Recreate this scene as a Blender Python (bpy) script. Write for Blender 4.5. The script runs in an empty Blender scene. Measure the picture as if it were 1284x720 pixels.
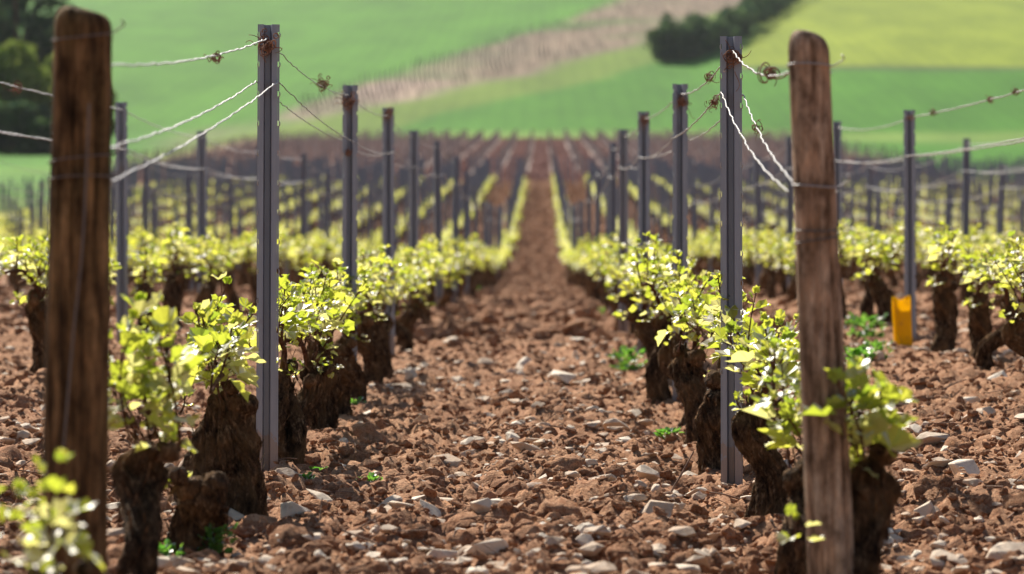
import bpy, bmesh, math, random
import numpy as np
from mathutils import Vector, noise as mnoise

S = bpy.context.scene
COL = S.collection
rad = math.radians
# ---------------------------------------------------------------- camera frame
F = 3911.0            # focal length in pixels of the 1284 px wide photograph
U0, V0, EYE = 680.0, 285.0, 0.60
def px2w(u, v, d):
    return ((u - U0) / F * d, d, EYE + (V0 - v) / F * d)
HAZE = .00010
RS = 1.10             # row spacing
PATHX = -0.10         # middle of the central path
POST0, POSTD = 7.38, 3.02

# ---------------------------------------------------------------- noise (numpy)
def _h(ix, iy, iz, seed):
    n = (ix.astype(np.int64) * 374761393 + iy.astype(np.int64) * 668265263 + iz.astype(np.int64) * 2147483647 + seed * 974711) & 0xffffffff
    n = ((n ^ (n >> 13)) * 1274126177) & 0xffffffff
    n = ((n ^ (n >> 16)) * 2246822519) & 0xffffffff
    return ((n ^ (n >> 15)) & 0xffffff) / float(0xffffff)
def vnoise(x, y, z=None, seed=0):
    x = np.asarray(x, float); y = np.asarray(y, float)
    z = np.zeros_like(x) if z is None else np.asarray(z, float)
    fx, fy, fz = np.floor(x), np.floor(y), np.floor(z)
    tx, ty, tz = x - fx, y - fy, z - fz
    tx, ty, tz = [t * t * t * (t * (t * 6 - 15) + 10) for t in (tx, ty, tz)]
    r = 0
    for i in (0, 1):
        for j in (0, 1):
            for k in (0, 1):
                w = (tx if i else 1 - tx) * (ty if j else 1 - ty) * (tz if k else 1 - tz)
                r = r + w * _h(fx + i, fy + j, fz + k, seed)
    return r * 2 - 1
def fbm(x, y, z=None, seed=0, o=4, g=.5):
    r = 0; a = 1; t = 0; f = 1.0
    for i in range(o):
        r = r + a * vnoise(x * f, y * f, None if z is None else z * f, seed + i * 17); t += a; a *= g; f *= 2.03
    return r / t
def worley(x, y, seed=0):
    fx, fy = np.floor(x), np.floor(y)
    best = np.full(x.shape, 9.0); bid = np.zeros(x.shape)
    z = np.zeros_like(fx)
    for i in (-1, 0, 1):
        for j in (-1, 0, 1):
            cx, cy = fx + i, fy + j
            px = cx + _h(cx, cy, z, seed); py = cy + _h(cx, cy, z, seed + 5)
            d = np.hypot(px - x, py - y); m = d < best
            best = np.where(m, d, best); bid = np.where(m, _h(cx, cy, z, seed + 9), bid)
    return best, bid
def sstep(a, b, x):
    t = np.clip((x - a) / (b - a), 0, 1); return t * t * (3 - 2 * t)

# ---------------------------------------------------------------- lie of the land
_pd = np.array([-60, 0, 9, 14, 22, 30, 42, 52, 63, 80, 102, 140, 179, 213, 222, 260, 450, 520, 600, 1200])
_pz = np.array([0, 0, 0, .04, .03, -.04, -.24, -.10, .2, .88, 1.8, 3.45, 5.15, 6.65, 7.2, 11.6, 35.0, 44, 50, 50])
_gd = np.arange(-60, 1200, .5); _gz = np.interp(_gd, _pd, _pz)
_k = np.exp(-.5 * (np.arange(-14, 15) / 5.0) ** 2); _k /= _k.sum()
_gz = np.convolve(np.pad(_gz, 14, mode='edge'), _k, 'valid')
def H(X, Y):
    X = np.asarray(X, float); Y = np.asarray(Y, float)
    z = np.interp(Y, _gd, _gz)
    lat = .09 * sstep(.65, 1.5, X) + .06 * sstep(.75, 1.7, -X)
    z = z + lat * (1 - sstep(60, 100, Y))
    z = z + sstep(210, 320, Y) * (2.2 * np.sin(X / 47.0 + .6) + .9 * np.sin(X / 21 + Y / 60.0)) * .55
    return z
def micro(X, Y):
    X = np.asarray(X, float); Y = np.asarray(Y, float)
    wx = X + .02 * vnoise(X * 14, Y * 14, seed=71); wy = Y + .02 * vnoise(X * 14, Y * 14, seed=72)
    a, ia = worley(wx / .13, wy / .13, 3); b, ib = worley(wx / .06, wy / .06, 4)
    h = .020 * np.clip(1 - a * 1.25, 0, 1) ** .7 * (ia > .5) + .012 * np.clip(1 - b * 1.2, 0, 1) ** .7 * (ib > .4)
    r1 = 1 - np.abs(fbm(wx * 9, wy * 8, seed=21, o=4, g=.6)) * 3; r2 = fbm(X * 34, Y * 30, seed=22, o=3, g=.65)
    h = h + .040 * fbm(X * 2.6, Y * 1.5, seed=8, o=3) + .018 * r1 + .018 * r2 - .022 * np.exp(-((np.abs(X - .08) - .27 + .04 * fbm(X * 0, Y * .8, seed=77, o=2)) / .07) ** 2)
    fade = (1 - sstep(19, 27, Y)) * (1 - sstep(3.5, 5, np.abs(X)))
    return (h - .012) * fade
def gz(x, y):
    return float(H(np.array([x]), np.array([y]))[0] + micro(np.array([x]), np.array([y]))[0])
_gdd = 3.0 * 1.004 ** np.arange(0, 1350)
def ghit(u, v):
    """ground point seen at photo pixel (u, v)"""
    X = (u - U0) / F * _gdd
    hit = np.nonzero(EYE + (V0 - v) / F * _gdd <= H(X, _gdd))[0]
    k = hit[0] if len(hit) else len(_gdd) - 1
    return float(X[k]), float(_gdd[k])

# ---------------------------------------------------------------- mesh building
class MB:
    def __init__(s): s.v = []; s.f = []; s.n = 0; s.mi = []; s.cur = 0
    def add(s, v, faces):
        v = np.asarray(v, float).reshape(-1, 3); s.v.append(v)
        for sz in sorted({len(q) for q in faces}) if isinstance(faces, list) else [faces.shape[1]]:
            A = np.array([q for q in faces if len(q) == sz], int) if isinstance(faces, list) else faces
            s.f.append(A + s.n); s.mi.append(np.full(len(A), s.cur, int))
        s.n += len(v)
    def mesh(s, name, mats, smooth=True):
        me = bpy.data.meshes.new(name)
        v = np.concatenate(s.v); me.vertices.add(len(v)); me.vertices.foreach_set('co', v.ravel())
        loops = np.concatenate([f.ravel() for f in s.f]); sizes = np.concatenate([np.full(len(f), f.shape[1], int) for f in s.f])
        me.loops.add(len(loops)); me.loops.foreach_set('vertex_index', loops.astype(np.int32))
        me.polygons.add(len(sizes)); me.polygons.foreach_set('loop_start', np.concatenate([[0], np.cumsum(sizes)[:-1]]).astype(np.int32))
        me.polygons.foreach_set('material_index', np.concatenate(s.mi).astype(np.int32))
        me.polygons.foreach_set('use_smooth', np.full(len(sizes), smooth))
        for m in (mats if isinstance(mats, (list, tuple)) else [mats]): me.materials.append(m)
        me.update(calc_edges=True); me.validate()
        return me
    def build(s, name, mats, parent=None, smooth=True):
        return link(name, s.mesh(name, mats, smooth), parent)
def link(name, me, parent=None):
    o = bpy.data.objects.new(name, me); COL.objects.link(o)
    if parent: o.parent = parent
    return o
def tag(o, label=None, cat=None, group=None, kind=None):
    if label: o['label'] = label
    if cat: o['category'] = cat
    if group: o['group'] = group
    if kind: o['kind'] = kind
    return o
def empty(name, loc, rz=0):
    o = bpy.data.objects.new(name, None); o.empty_display_size = .05; COL.objects.link(o)
    o.location = loc; o.rotation_euler = (0, 0, rz); return o
def tube(mb, P, R, n=8, cap=True):
    P = np.asarray(P, float); m = len(P); R = np.broadcast_to(np.asarray(R, float), (m,))
    T = np.gradient(P, axis=0); T /= np.linalg.norm(T, axis=1)[:, None] + 1e-12
    ref = np.array([0, 0, 1.0]) if abs(T[0][2]) < .9 else np.array([1.0, 0, 0])
    A = np.cross(T[0], ref); A /= np.linalg.norm(A); rings = []
    ang = np.arange(n) * 2 * math.pi / n
    for i in range(m):
        A = A - T[i] * A.dot(T[i]); A /= np.linalg.norm(A) + 1e-12; B = np.cross(T[i], A)
        rings.append(P[i] + R[i] * (np.cos(ang)[:, None] * A + np.sin(ang)[:, None] * B))
    V = np.concatenate(rings); i = np.arange(m - 1)[:, None] * n; k = np.arange(n); k2 = (k + 1) % n
    Q = np.stack([i + k, i + k2, i + n + k2, i + n + k], -1).reshape(-1, 4)
    mb.add(V, Q)
    if cap:
        mb.add(rings[0][::-1], [tuple(range(n))]); mb.add(rings[-1], [tuple(range(n))])
def box(mb, x0, x1, y0, y1, z0, z1):
    v = [(x, y, z) for z in (z0, z1) for y in (y0, y1) for x in (x0, x1)]
    mb.add(v, np.array([(0, 2, 3, 1), (4, 5, 7, 6), (0, 1, 5, 4), (2, 6, 7, 3), (0, 4, 6, 2), (1, 3, 7, 5)]))
def spline(P, n):
    """Catmull-Rom through P, n samples"""
    P = [np.asarray(p, float) for p in P]; P = [2 * P[0] - P[1]] + P + [2 * P[-1] - P[-2]]
    out = []
    for t in np.linspace(0, len(P) - 3 - 1e-9, n):
        i = int(t); u = t - i; a, b, c, d = P[i:i + 4]
        out.append(.5 * (2 * b + (c - a) * u + (2 * a - 5 * b + 4 * c - d) * u * u + (3 * b - 3 * c + d - a) * u ** 3))
    return np.array(out)
_ico = {}
def ico(sub):
    if sub not in _ico:
        bm = bmesh.new(); bmesh.ops.create_icosphere(bm, subdivisions=sub, radius=1)
        _ico[sub] = (np.array([v.co[:] for v in bm.verts]), np.array([[v.index for v in f.verts] for f in bm.faces])); bm.free()
    return _ico[sub]

# ---------------------------------------------------------------- materials
class NT:
    def __init__(s, name):
        s.m = bpy.data.materials.new(name); s.m.use_nodes = True; s.t = s.m.node_tree; s.t.nodes.clear()
        s.out = s.n('ShaderNodeOutputMaterial')
    def n(s, typ, ins=None, **kw):
        n = s.t.nodes.new(typ)
        for k, v in kw.items(): setattr(n, k, v)
        for k, v in (ins or {}).items():
            if hasattr(v, 'is_output') : s.t.links.new(v, n.inputs[k])
            else: n.inputs[k].default_value = v
        return n
    def noise(s, co, scale, detail=4, rough=.55, out='Fac'):
        return s.n('ShaderNodeTexNoise', {'Vector': co, 'Scale': scale, 'Detail': detail, 'Roughness': rough}).outputs[out]
    def ramp(s, fac, stops):
        r = s.n('ShaderNodeValToRGB', {'Fac': fac}); e = r.color_ramp.elements
        while len(e) < len(stops): e.new(.5)
        for q, (p, c) in zip(e, stops): q.position = p; q.color = (*c, 1) if len(c) == 3 else c
        return r.outputs['Color']
    def mix(s, fac, a, b, blend='MIX'):
        m = s.n('ShaderNodeMix', data_type='RGBA', blend_type=blend)
        for i, v in ((0, fac), (6, a), (7, b)):
            if hasattr(v, 'is_output'): s.t.links.new(v, m.inputs[i])
            else: m.inputs[i].default_value = v if i == 0 else (*v, 1)
        return m.outputs[2]
    def math(s, op, a, b=0.0):
        return s.n('ShaderNodeMath', {0: a, 1: b}, operation=op).outputs[0]
    def bump(s, h, strength, dist):
        return s.n('ShaderNodeBump', {'Height': h, 'Strength': strength, 'Distance': dist}).outputs['Normal']
    def obj(s): return s.n('ShaderNodeTexCoord').outputs['Object']
    def geo(s): return s.n('ShaderNodeNewGeometry')
    def scaled(s, co, sc, rot=(0, 0, 0)): return s.n('ShaderNodeMapping', {'Vector': co, 'Scale': sc, 'Rotation': rot}).outputs[0]
    def pbr(s, col, rough=.8, normal=None, metal=0.0, spec=.3):
        ins = {'Base Color': col if hasattr(col, 'is_output') else (*col, 1), 'Roughness': rough, 'Metallic': metal, 'Specular IOR Level': spec}
        if normal is not None: ins['Normal'] = normal
        p = s.n('ShaderNodeBsdfPrincipled', ins); s.t.links.new(p.outputs[0], s.out.inputs[0]); return s.m
M = {}
def soil_col(k, co):
    a = k.noise(co, 9, 6, .6); b = k.noise(co, 60, 4, .6); c = k.noise(co, 1.1, 3)
    col = k.ramp(a, [(.28, (.130, .058, .029)), (.5, (.255, .126, .066)), (.72, (.41, .235, .134))])
    col = k.mix(k.ramp(b, [(.35, (0, 0, 0)), (.75, (1, 1, 1))]), col, (.48, .305, .19))
    col = k.mix(1, col, k.ramp(k.noise(co, 230, 4, .65), [(.32, (.50, .46, .44)), (.5, (1, 1, 1)), (.68, (1.45, 1.42, 1.38))]), 'MULTIPLY')
    return k.mix(k.math('MULTIPLY', c, .45), col, (.30, .122, .066))
def mk_ground():
    k = NT('ploughed soil and fields'); co = k.obj()
    soil = soil_col(k, co)
    fc = k.n('ShaderNodeAttribute', attribute_name='fieldcol').outputs['Color']
    veg = k.n('ShaderNodeAttribute', attribute_name='veg').outputs['Fac']
    g1 = k.noise(k.scaled(co, (.13, .035, .03), (0, 0, .35)), 1, 6, .68); g2 = k.noise(co, 2.5, 3, .7)
    fld = k.mix(.45, fc, k.mix(1, fc, k.ramp(g1, [(.3, (.35, .45, .40)), (.7, (1.7, 1.55, 1.5))]), 'MULTIPLY'))
    rows_ = k.n('ShaderNodeTexWave', {'Vector': k.scaled(co, (1, .35, 0)), 'Scale': .22, 'Distortion': 1.5, 'Detail': 3.0}).outputs['Fac']
    fld = k.mix(.5, fld, k.mix(1, fld, k.ramp(rows_, [(.1, (.88, .90, .88)), (.5, (1.05, 1.04, 1.05))]), 'MULTIPLY'))
    fld = k.mix(.5, fld, k.mix(1, fld, k.ramp(g2, [(.3, (.55, .55, .55)), (.7, (1.45, 1.4, 1.4))]), 'MULTIPLY'))
    far = k.n('ShaderNodeAttribute', attribute_name='bare').outputs['Fac']
    sx = k.n('ShaderNodeSeparateXYZ', {0: co}).outputs[0]
    stripe = k.math('GREATER_THAN', k.math('COSINE', k.math('MULTIPLY', k.math('SUBTRACT', sx, PATHX + RS / 2), 2 * math.pi / RS)), .72)
    soil = k.mix(k.math('MULTIPLY', stripe, k.math('MULTIPLY', far, .9)), soil, (.58, .49, .44))
    col = k.mix(veg, soil, fld)
    h = k.math('ADD', k.noise(co, 55, 6, .65), k.math('MULTIPLY', k.noise(co, 190, 3, .6), .4))
    return k.pbr(col, .95, k.bump(h, .8, .012), spec=.12)
def mk_clod():
    k = NT('dry clay clod'); co = k.n('ShaderNodeNewGeometry').outputs['Position']
    rnd = k.geo().outputs['Random Per Island']
    col = k.mix(1, soil_col(k, co), k.ramp(rnd, [(0, (.82, .80, .79)), (.6, (1.02, 1.0, .99)), (1, (1.2, 1.2, 1.2))]), 'MULTIPLY')
    h = k.math('ADD', k.noise(co, 70, 6, .7), k.math('MULTIPLY', k.noise(co, 260, 3, .6), .5))
    return k.pbr(col, .95, k.bump(h, 1.0, .009), spec=.1)
def mk_stone(name, lo, mid, hi, per='Object'):
    k = NT(name); co = k.n('ShaderNodeNewGeometry').outputs['Position']
    rnd = k.n('ShaderNodeObjectInfo').outputs['Random'] if per == 'Object' else k.geo().outputs['Random Per Island']
    base = k.ramp(rnd, [(0, lo), (.5, mid), (1, hi)])
    n1 = k.noise(co, 30, 6, .65)
    col = k.mix(k.ramp(n1, [(.48, (0, 0, 0)), (.70, (.75, .75, .75))]), base, (.34, .22, .145))
    col = k.mix(k.ramp(k.noise(co, 140, 3), [(.3, (0, 0, 0)), (.8, (.45, .45, .45))]), col, (.62, .58, .52))
    return k.pbr(col, .85, k.bump(k.noise(co, 110, 6, .7), .5, .006), spec=.25)
def mk_bark(name, a, b, c):
    k = NT(name); co = k.obj(); sc = k.scaled(co, (1, 1, .42))
    n1 = k.noise(sc, 70, 8, .72); n2 = k.noise(co, 14, 4)
    col = k.ramp(n1, [(.36, a), (.52, b), (.68, c)])
    col = k.mix(1, col, k.ramp(k.noise(sc, 210, 4, .7), [(.36, (.35, .33, .32)), (.52, (1, 1, 1)), (.68, (1.6, 1.55, 1.5))]), 'MULTIPLY')
    col = k.mix(k.ramp(n2, [(.45, (0, 0, 0)), (.7, (.7, .7, .7))]), col, (.36, .205, .095))
    return k.pbr(col, .95, k.bump(k.math('ADD', n1, k.math('MULTIPLY', k.noise(sc, 170, 5, .75), .7)), 1.0, .022), spec=.12)
def mk_leaf(name, cols, trans, young=(.50, .42, .22)):
    k = NT(name); rnd = k.geo().outputs['Random Per Island']
    col = k.ramp(rnd, cols)
    tr = k.ramp(rnd, trans)
    vein = k.noise(k.obj(), 120, 3)
    col = k.mix(k.math('MULTIPLY', vein, .35), col, young)
    nb = k.bump(k.noise(k.obj(), 90, 3), .35, .004)
    d = k.n('ShaderNodeBsdfDiffuse', {'Color': col, 'Normal': nb}); t = k.n('ShaderNodeBsdfTranslucent', {'Color': tr, 'Normal': nb})
    g = k.n('ShaderNodeBsdfGlossy', {'Color': (1, 1, 1, 1), 'Roughness': .56, 'Normal': nb})
    m1 = k.n('ShaderNodeMixShader', {0: .60, 1: d.outputs[0], 2: t.outputs[0]})
    fr = k.math('MULTIPLY', k.n('ShaderNodeFresnel', {'IOR': 1.38}).outputs[0], .28)
    m2 = k.n('ShaderNodeMixShader', {0: fr, 1: m1.outputs[0], 2: g.outputs[0]})
    k.t.links.new(m2.outputs[0], k.out.inputs[0]); return k.m
def mk_wood(name, lo, mid, hi, moss):
    k = NT(name); co = k.obj(); sc = k.scaled(co, (1, 1, .10))
    n1 = k.noise(sc, 70, 6, .65); n2 = k.noise(k.scaled(co, (1, 1, .35)), 11, 4)
    col = k.ramp(n1, [(.36, lo), (.5, mid), (.64, hi)])
    col = k.mix(k.ramp(n2, [(.48, (0, 0, 0)), (.7, (.7, .7, .7))]), col, moss)
    n3 = k.noise(k.scaled(co, (1, 1, .55)), 34, 5, .7)
    col = k.mix(1, col, k.ramp(n3, [(.34, (.35, .32, .30)), (.52, (1, 1, 1)), (.70, (1.5, 1.42, 1.35))]), 'MULTIPLY')
    return k.pbr(col, .9, k.bump(k.math('ADD', n1, k.math('MULTIPLY', k.noise(sc, 200, 3), .5)), .9, .008), spec=.15)
def mk_steel(name, a, b, rough):
    k = NT(name); co = k.obj()
    n = k.noise(k.scaled(co, (1, 1, .07)), 90, 5, .6); n2 = k.noise(co, 9, 4, .65)
    col = k.mix(n, a, b)
    # earth splashed on the foot of the post, rust freckles
    col = k.mix(k.ramp(n2, [(.60, (0, 0, 0)), (.78, (.6, .6, .6))]), col, (.20, .13, .09))
    zz = k.n('ShaderNodeSeparateXYZ', {0: co}).outputs[2]
    mud = k.math('MULTIPLY', k.math('LESS_THAN', k.math('ADD', zz, k.math('MULTIPLY', k.noise(co, 22, 5, .7), .35)), .30), .55 if 'post' in name or 'steel' in name else 0.0)
    col = k.mix(mud, col, (.30, .20, .13))
    return k.pbr(col, k.math('ADD', k.math('MULTIPLY', n2, .25), rough - .1), k.bump(n, .15, .001), metal=.35, spec=.4)
M['ground'] = mk_ground(); M['clod'] = mk_clod()
k = NT('haze-tinted red-brown earth'); M['clodfar'] = k.pbr(k.ramp(k.noise(k.n('ShaderNodeNewGeometry').outputs['Position'], .6, 5, .7), [(.3, (.18, .082, .068)), (.7, (.31, .16, .13))]), .95, spec=.1)  # far clods: purplish haze tint mixed into the earth colour
M['stone'] = mk_stone('pale limestone', (.46, .31, .20), (.62, .485, .36), (.77, .68, .56))
M['pebble'] = mk_stone('limestone rubble', (.44, .29, .185), (.60, .455, .33), (.76, .66, .53), 'Island')
M['brownstone'] = mk_stone('brown flint', (.26, .15, .095), (.30, .18, .11), (.34, .21, .14))
M['bark'] = mk_bark('vine bark', (.018, .011, .008), (.125, .073, .041), (.46, .30, .18))
M['cane'] = mk_bark('reddish cane', (.06, .025, .018), (.15, .062, .042), (.26, .14, .10))
M['leaf'] = mk_leaf('young vine leaf', [(0, (.11, .19, .035)), (.45, (.22, .30, .060)), (.8, (.34, .38, .12)), (1, (.46, .48, .25))],
                    [(0, (.36, .49, .040)), (.45, (.70, .73, .065)), (.8, (.82, .80, .14)), (1, (.86, .84, .32))])
M['weed'] = mk_leaf('weed leaf', [(0, (.04, .10, .025)), (1, (.09, .17, .04))], [(0, (.10, .30, .03)), (1, (.26, .46, .06))], (.12, .18, .06))
M['darkwood'] = mk_wood('dark brown wood', (.038, .022, .011), (.14, .082, .038), (.29, .18, .085), (.095, .075, .030))  # darker brown than the right post's wood
M['greywood'] = mk_wood('weathered wood', (.13, .082, .050), (.36, .245, .165), (.55, .43, .32), (.26, .165, .095))
M['steel'] = mk_steel('dull galvanised steel', (.20, .225, .275), (.32, .35, .415), .42)
M['steelfar'] = mk_steel('dull galvanised steel post', (.165, .19, .245), (.27, .30, .37), .48)
M['zinc'] = mk_steel('bright zinc wire', (.28, .28, .29), (.46, .46, .47), .48)
M['oldwire'] = mk_steel('dull wire', (.10, .085, .08), (.2, .18, .17), .5)
k = NT('dry tendril'); M['tendril'] = k.pbr(k.ramp(k.noise(k.obj(), 60, 3), [(.3, (.07, .032, .024)), (.7, (.36, .20, .13))]), .9)
k = NT('yellow plastic'); _c = k.obj()
_y = k.mix(k.math('MULTIPLY', k.noise(_c, 25, 4), .5), (.92, .68, .02), (.90, .58, .015))
_y = k.mix(k.ramp(k.noise(k.scaled(_c, (1, 1, .5)), 35, 5, .7), [(.52, (0, 0, 0)), (.75, (.7, .7, .7))]), _y, (.50, .30, .10))
_d = k.n('ShaderNodeBsdfDiffuse', {'Color': _y}); _t = k.n('ShaderNodeBsdfTranslucent', {'Color': _y}); _m = k.n('ShaderNodeMixShader', {0: .55, 1: _d.outputs[0], 2: _t.outputs[0]})
k.t.links.new(_m.outputs[0], k.out.inputs[0]); M['yellow'] = k.m
k = NT('dry stem'); M['twig'] = k.pbr(k.ramp(k.noise(k.obj(), 40, 4), [(.3, (.09, .05, .035)), (.7, (.32, .21, .15))]), .9)
def mk_treeleaf(name, a, b):
    k = NT(name); r = k.geo().outputs['Random Per Island']
    col = k.ramp(r, [(0, a), (1, b)])
    d = k.n('ShaderNodeBsdfDiffuse', {'Color': col}); t = k.n('ShaderNodeBsdfTranslucent', {'Color': col})
    m = k.n('ShaderNodeMixShader', {0: .42, 1: d.outputs[0], 2: t.outputs[0]}); k.t.links.new(m.outputs[0], k.out.inputs[0]); return k.m
M['treedark'] = mk_treeleaf('dark foliage', (.028, .066, .038), (.105, .165, .055))
M['treelight'] = mk_treeleaf('spring foliage', (.13, .20, .03), (.27, .32, .07))
M['treemid'] = mk_treeleaf('mid foliage', (.03, .07, .022), (.08, .13, .04))
k = NT('pale stakes'); M['stake'] = k.pbr(k.mix(k.geo().outputs['Random Per Island'], (.22, .19, .19), (.40, .35, .33)), .85)

# ---------------------------------------------------------------- ground sheet
def build_ground():
    xs = list(np.arange(-1.7, 1.7, .0125)); st = .0125
    x = xs[-1]
    while x < 330: st = min(st * 1.045, 12) if x < 30 else min(st * 1.06, 40); x += st; xs.append(x)
    pos = [q for q in xs if q > 1.7 - .02]; xs = [-q for q in pos[::-1]] + [q for q in xs if abs(q) < 1.7 - .02] + pos
    xs = np.array(sorted(set(np.round(xs, 5))))
    ys = [-80, -40, -20, -8, 0, 2, 3]; y = 3.6; ys.append(y)
    while y < 620:
        st = .016 if y < 6 else .016 * (y / 6) ** 1.3 if y < 26 else min(.11 * (y / 26) ** 1.3, 1.6) if y < 450 else 12
        y += st; ys.append(y)
    ys = np.array(ys)
    X, Y = np.meshgrid(xs, ys); Z = H(X, Y) + micro(X, Y)
    nx, ny = len(xs), len(ys); print('ground', nx, ny)
    mb = MB(); i = np.arange(ny - 1)[:, None] * nx + np.arange(nx - 1)
    mb.add(np.stack([X, Y, Z], -1).reshape(-1, 3), np.stack([i, i + 1, i + nx + 1, i + nx], -1).reshape(-1, 4))
    o = mb.build('ground', M['ground']); me = o.data
    # what grows where: soil in the vineyards, crops and grass beyond
    Yc = np.maximum(Y, 1.0); u = U0 + F * X / Yc; v = V0 - F * (H(X, Y) - EYE) / Yc
    u = u + 9 * fbm(X * .05, Y * .05, seed=31, o=3); v = v + 4 * fbm(X * .07, Y * .07, seed=32, o=3)
    def line(pts): p = np.array(pts, float); return np.interp(u, p[:, 0], p[:, 1])
    A = np.array
    c = np.empty(X.shape + (3,)); c[:] = A([.050, .170, .013])                     # field of young corn
    def put(mask, col): c[:] = c + (A(col) - c) * np.clip(mask, 0, 1)[..., None]
    up1 = line([(-900, 215), (100, 185), (330, 150), (420, 118), (520, 84), (620, 55), (700, 27), (770, 0), (1100, -150)])   # top of the bare strip
    lo1 = line([(-900, 250), (100, 208), (300, 170), (400, 148), (540, 118), (660, 92), (760, 66), (840, 42), (930, 6), (1250, -118)])
    yb = line([(-900, 300), (100, 232), (300, 206), (450, 176), (560, 140), (700, 112), (820, 78), (920, 40), (1250, -90)])
    put(sstep(-4, 4, up1 - v), (.060, .185, .016))                                # upper green field
    put(sstep(-4, 4, v - lo1) * sstep(-6, 6, yb - v), (.115, .190, .028))         # yellowish grass strip
    bare = sstep(-6, 9, v - up1) * sstep(-8, 8, lo1 - v) * sstep(160, 280, u) * (.78 + .9 * fbm(X * .06, Y * .06, seed=55, o=3))
    put(bare, (.205, .160, .115))                                                 # bare hillside vineyard
    put(sstep(300, 420, u) * sstep(640, 480, u) * bare * .7, (.31, .24, .20))
    put(sstep(935, 955, u + (v - 40) * .8) * sstep(-2, 2, 86 - v), (.180, .245, .022))                # mustard-green field
    put(sstep(935, 955, u + (v - 40) * .8) * sstep(4, 0, np.abs(86 - v)), (.05, .09, .03))
    put(sstep(12, 0, np.abs(v - 172)) * sstep(420, 560, u) * .7, (.16, .24, .05))
    put(sstep(330, 200, u) * sstep(185, 230, v), (.085, .21, .035))               # grass left of the vineyard
    put(sstep(330, 200, u) * sstep(235, 265, v), (.150, .225, .045))
    edge = -12.2 + .8 * fbm(X * .1, Y * .1, seed=40)
    s1 = sstep(-.6, .6, X - edge) * sstep(109, 106, Y)
    e2l, e2r = -17 + (Y - 118) * -.03, 15 + (Y - 118) * .02
    s2 = sstep(-1, 1, X - e2l) * sstep(-1, 1, e2r - X) * sstep(211, 208, Y) * sstep(104, 106, Y)
    soil = np.clip(np.maximum(s1, s2), 0, 1)
    at = me.attributes.new('veg', 'FLOAT', 'POINT'); at.data.foreach_set('value', (1 - soil).ravel().astype(np.float32))
    ab = me.attributes.new('bare', 'FLOAT', 'POINT'); ab.data.foreach_set('value', (s2 * sstep(120, 128, Y)).ravel().astype(np.float32))
    ac = me.attributes.new('fieldcol', 'FLOAT_COLOR', 'POINT')
    ac.data.foreach_set('color', np.concatenate([c, np.ones(X.shape + (1,))], -1).ravel().astype(np.float32))
    return tag(o, 'stony reddish ploughed ground rising to green fields', 'ground', kind='structure')
build_ground()

# ---------------------------------------------------------------- clods and pebbles (nobody could count them)
def rot_rand(rng, n):
    q = rng.normal(size=(n, 4)); q /= np.linalg.norm(q, axis=1)[:, None]; w, x, y, z = q.T
    return np.stack([np.stack([1 - 2 * (y * y + z * z), 2 * (x * y - z * w), 2 * (x * z + y * w)], -1),
                     np.stack([2 * (x * y + z * w), 1 - 2 * (x * x + z * z), 2 * (y * z - x * w)], -1),
                     np.stack([2 * (x * z - y * w), 2 * (y * z + x * w), 1 - 2 * (x * x + y * y)], -1)], 1)
def clod_proto(rng, sub):
    v, f = ico(sub); v = v * rng.uniform(.7, 1.15, 3)
    o = rng.uniform(0, 90, 3); p = v + o
    r = 1 + .45 * fbm(p[:, 0] * 1.1, p[:, 1] * 1.1, p[:, 2] * 1.1, 3, 2)
    if sub > 1: r = r + .30 * (.4 - np.abs(fbm(p[:, 0] * 2.2, p[:, 1] * 2.2, p[:, 2] * 2.2, 5, 3)) * 2)
    if sub > 2: r = r + .22 * fbm(p[:, 0] * 7, p[:, 1] * 7, p[:, 2] * 7, 15, 3, .7)
    r = r + rng.normal(0, .03 if sub > 2 else .07, len(r))
    return v * r[:, None], f
def stone_proto(rng, flat=.5, npts=15):
    bm = bmesh.new()
    for i in range(npts):
        d = rng.normal(size=3); d /= np.linalg.norm(d); d *= rng.uniform(.8, 1)
        bm.verts.new((d[0] * 1.0, d[1] * rng.uniform(.65, .9), d[2] * flat))
    r = bmesh.ops.convex_hull(bm, input=bm.verts)
    bmesh.ops.delete(bm, geom=[g for g in bm.verts if not g.link_faces], context='VERTS')
    bmesh.ops.dissolve_limit(bm, angle_limit=rad(14), verts=bm.verts, edges=bm.edges)
    bmesh.ops.bevel(bm, geom=bm.edges[:], offset=.03, segments=1, affect='EDGES', clamp_overlap=True)
    bmesh.ops.triangulate(bm, faces=bm.faces[:])
    bm.verts.index_update()
    v = np.array([q.co[:] for q in bm.verts]); f = np.array([[q.index for q in t.verts] for t in bm.faces]); bm.free()
    v = v + .018 * np.stack([vnoise(v[:, 0] * 6, v[:, 1] * 6, v[:, 2] * 6 + s, 50 + s) for s in range(3)], -1)
    return v, f
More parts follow.
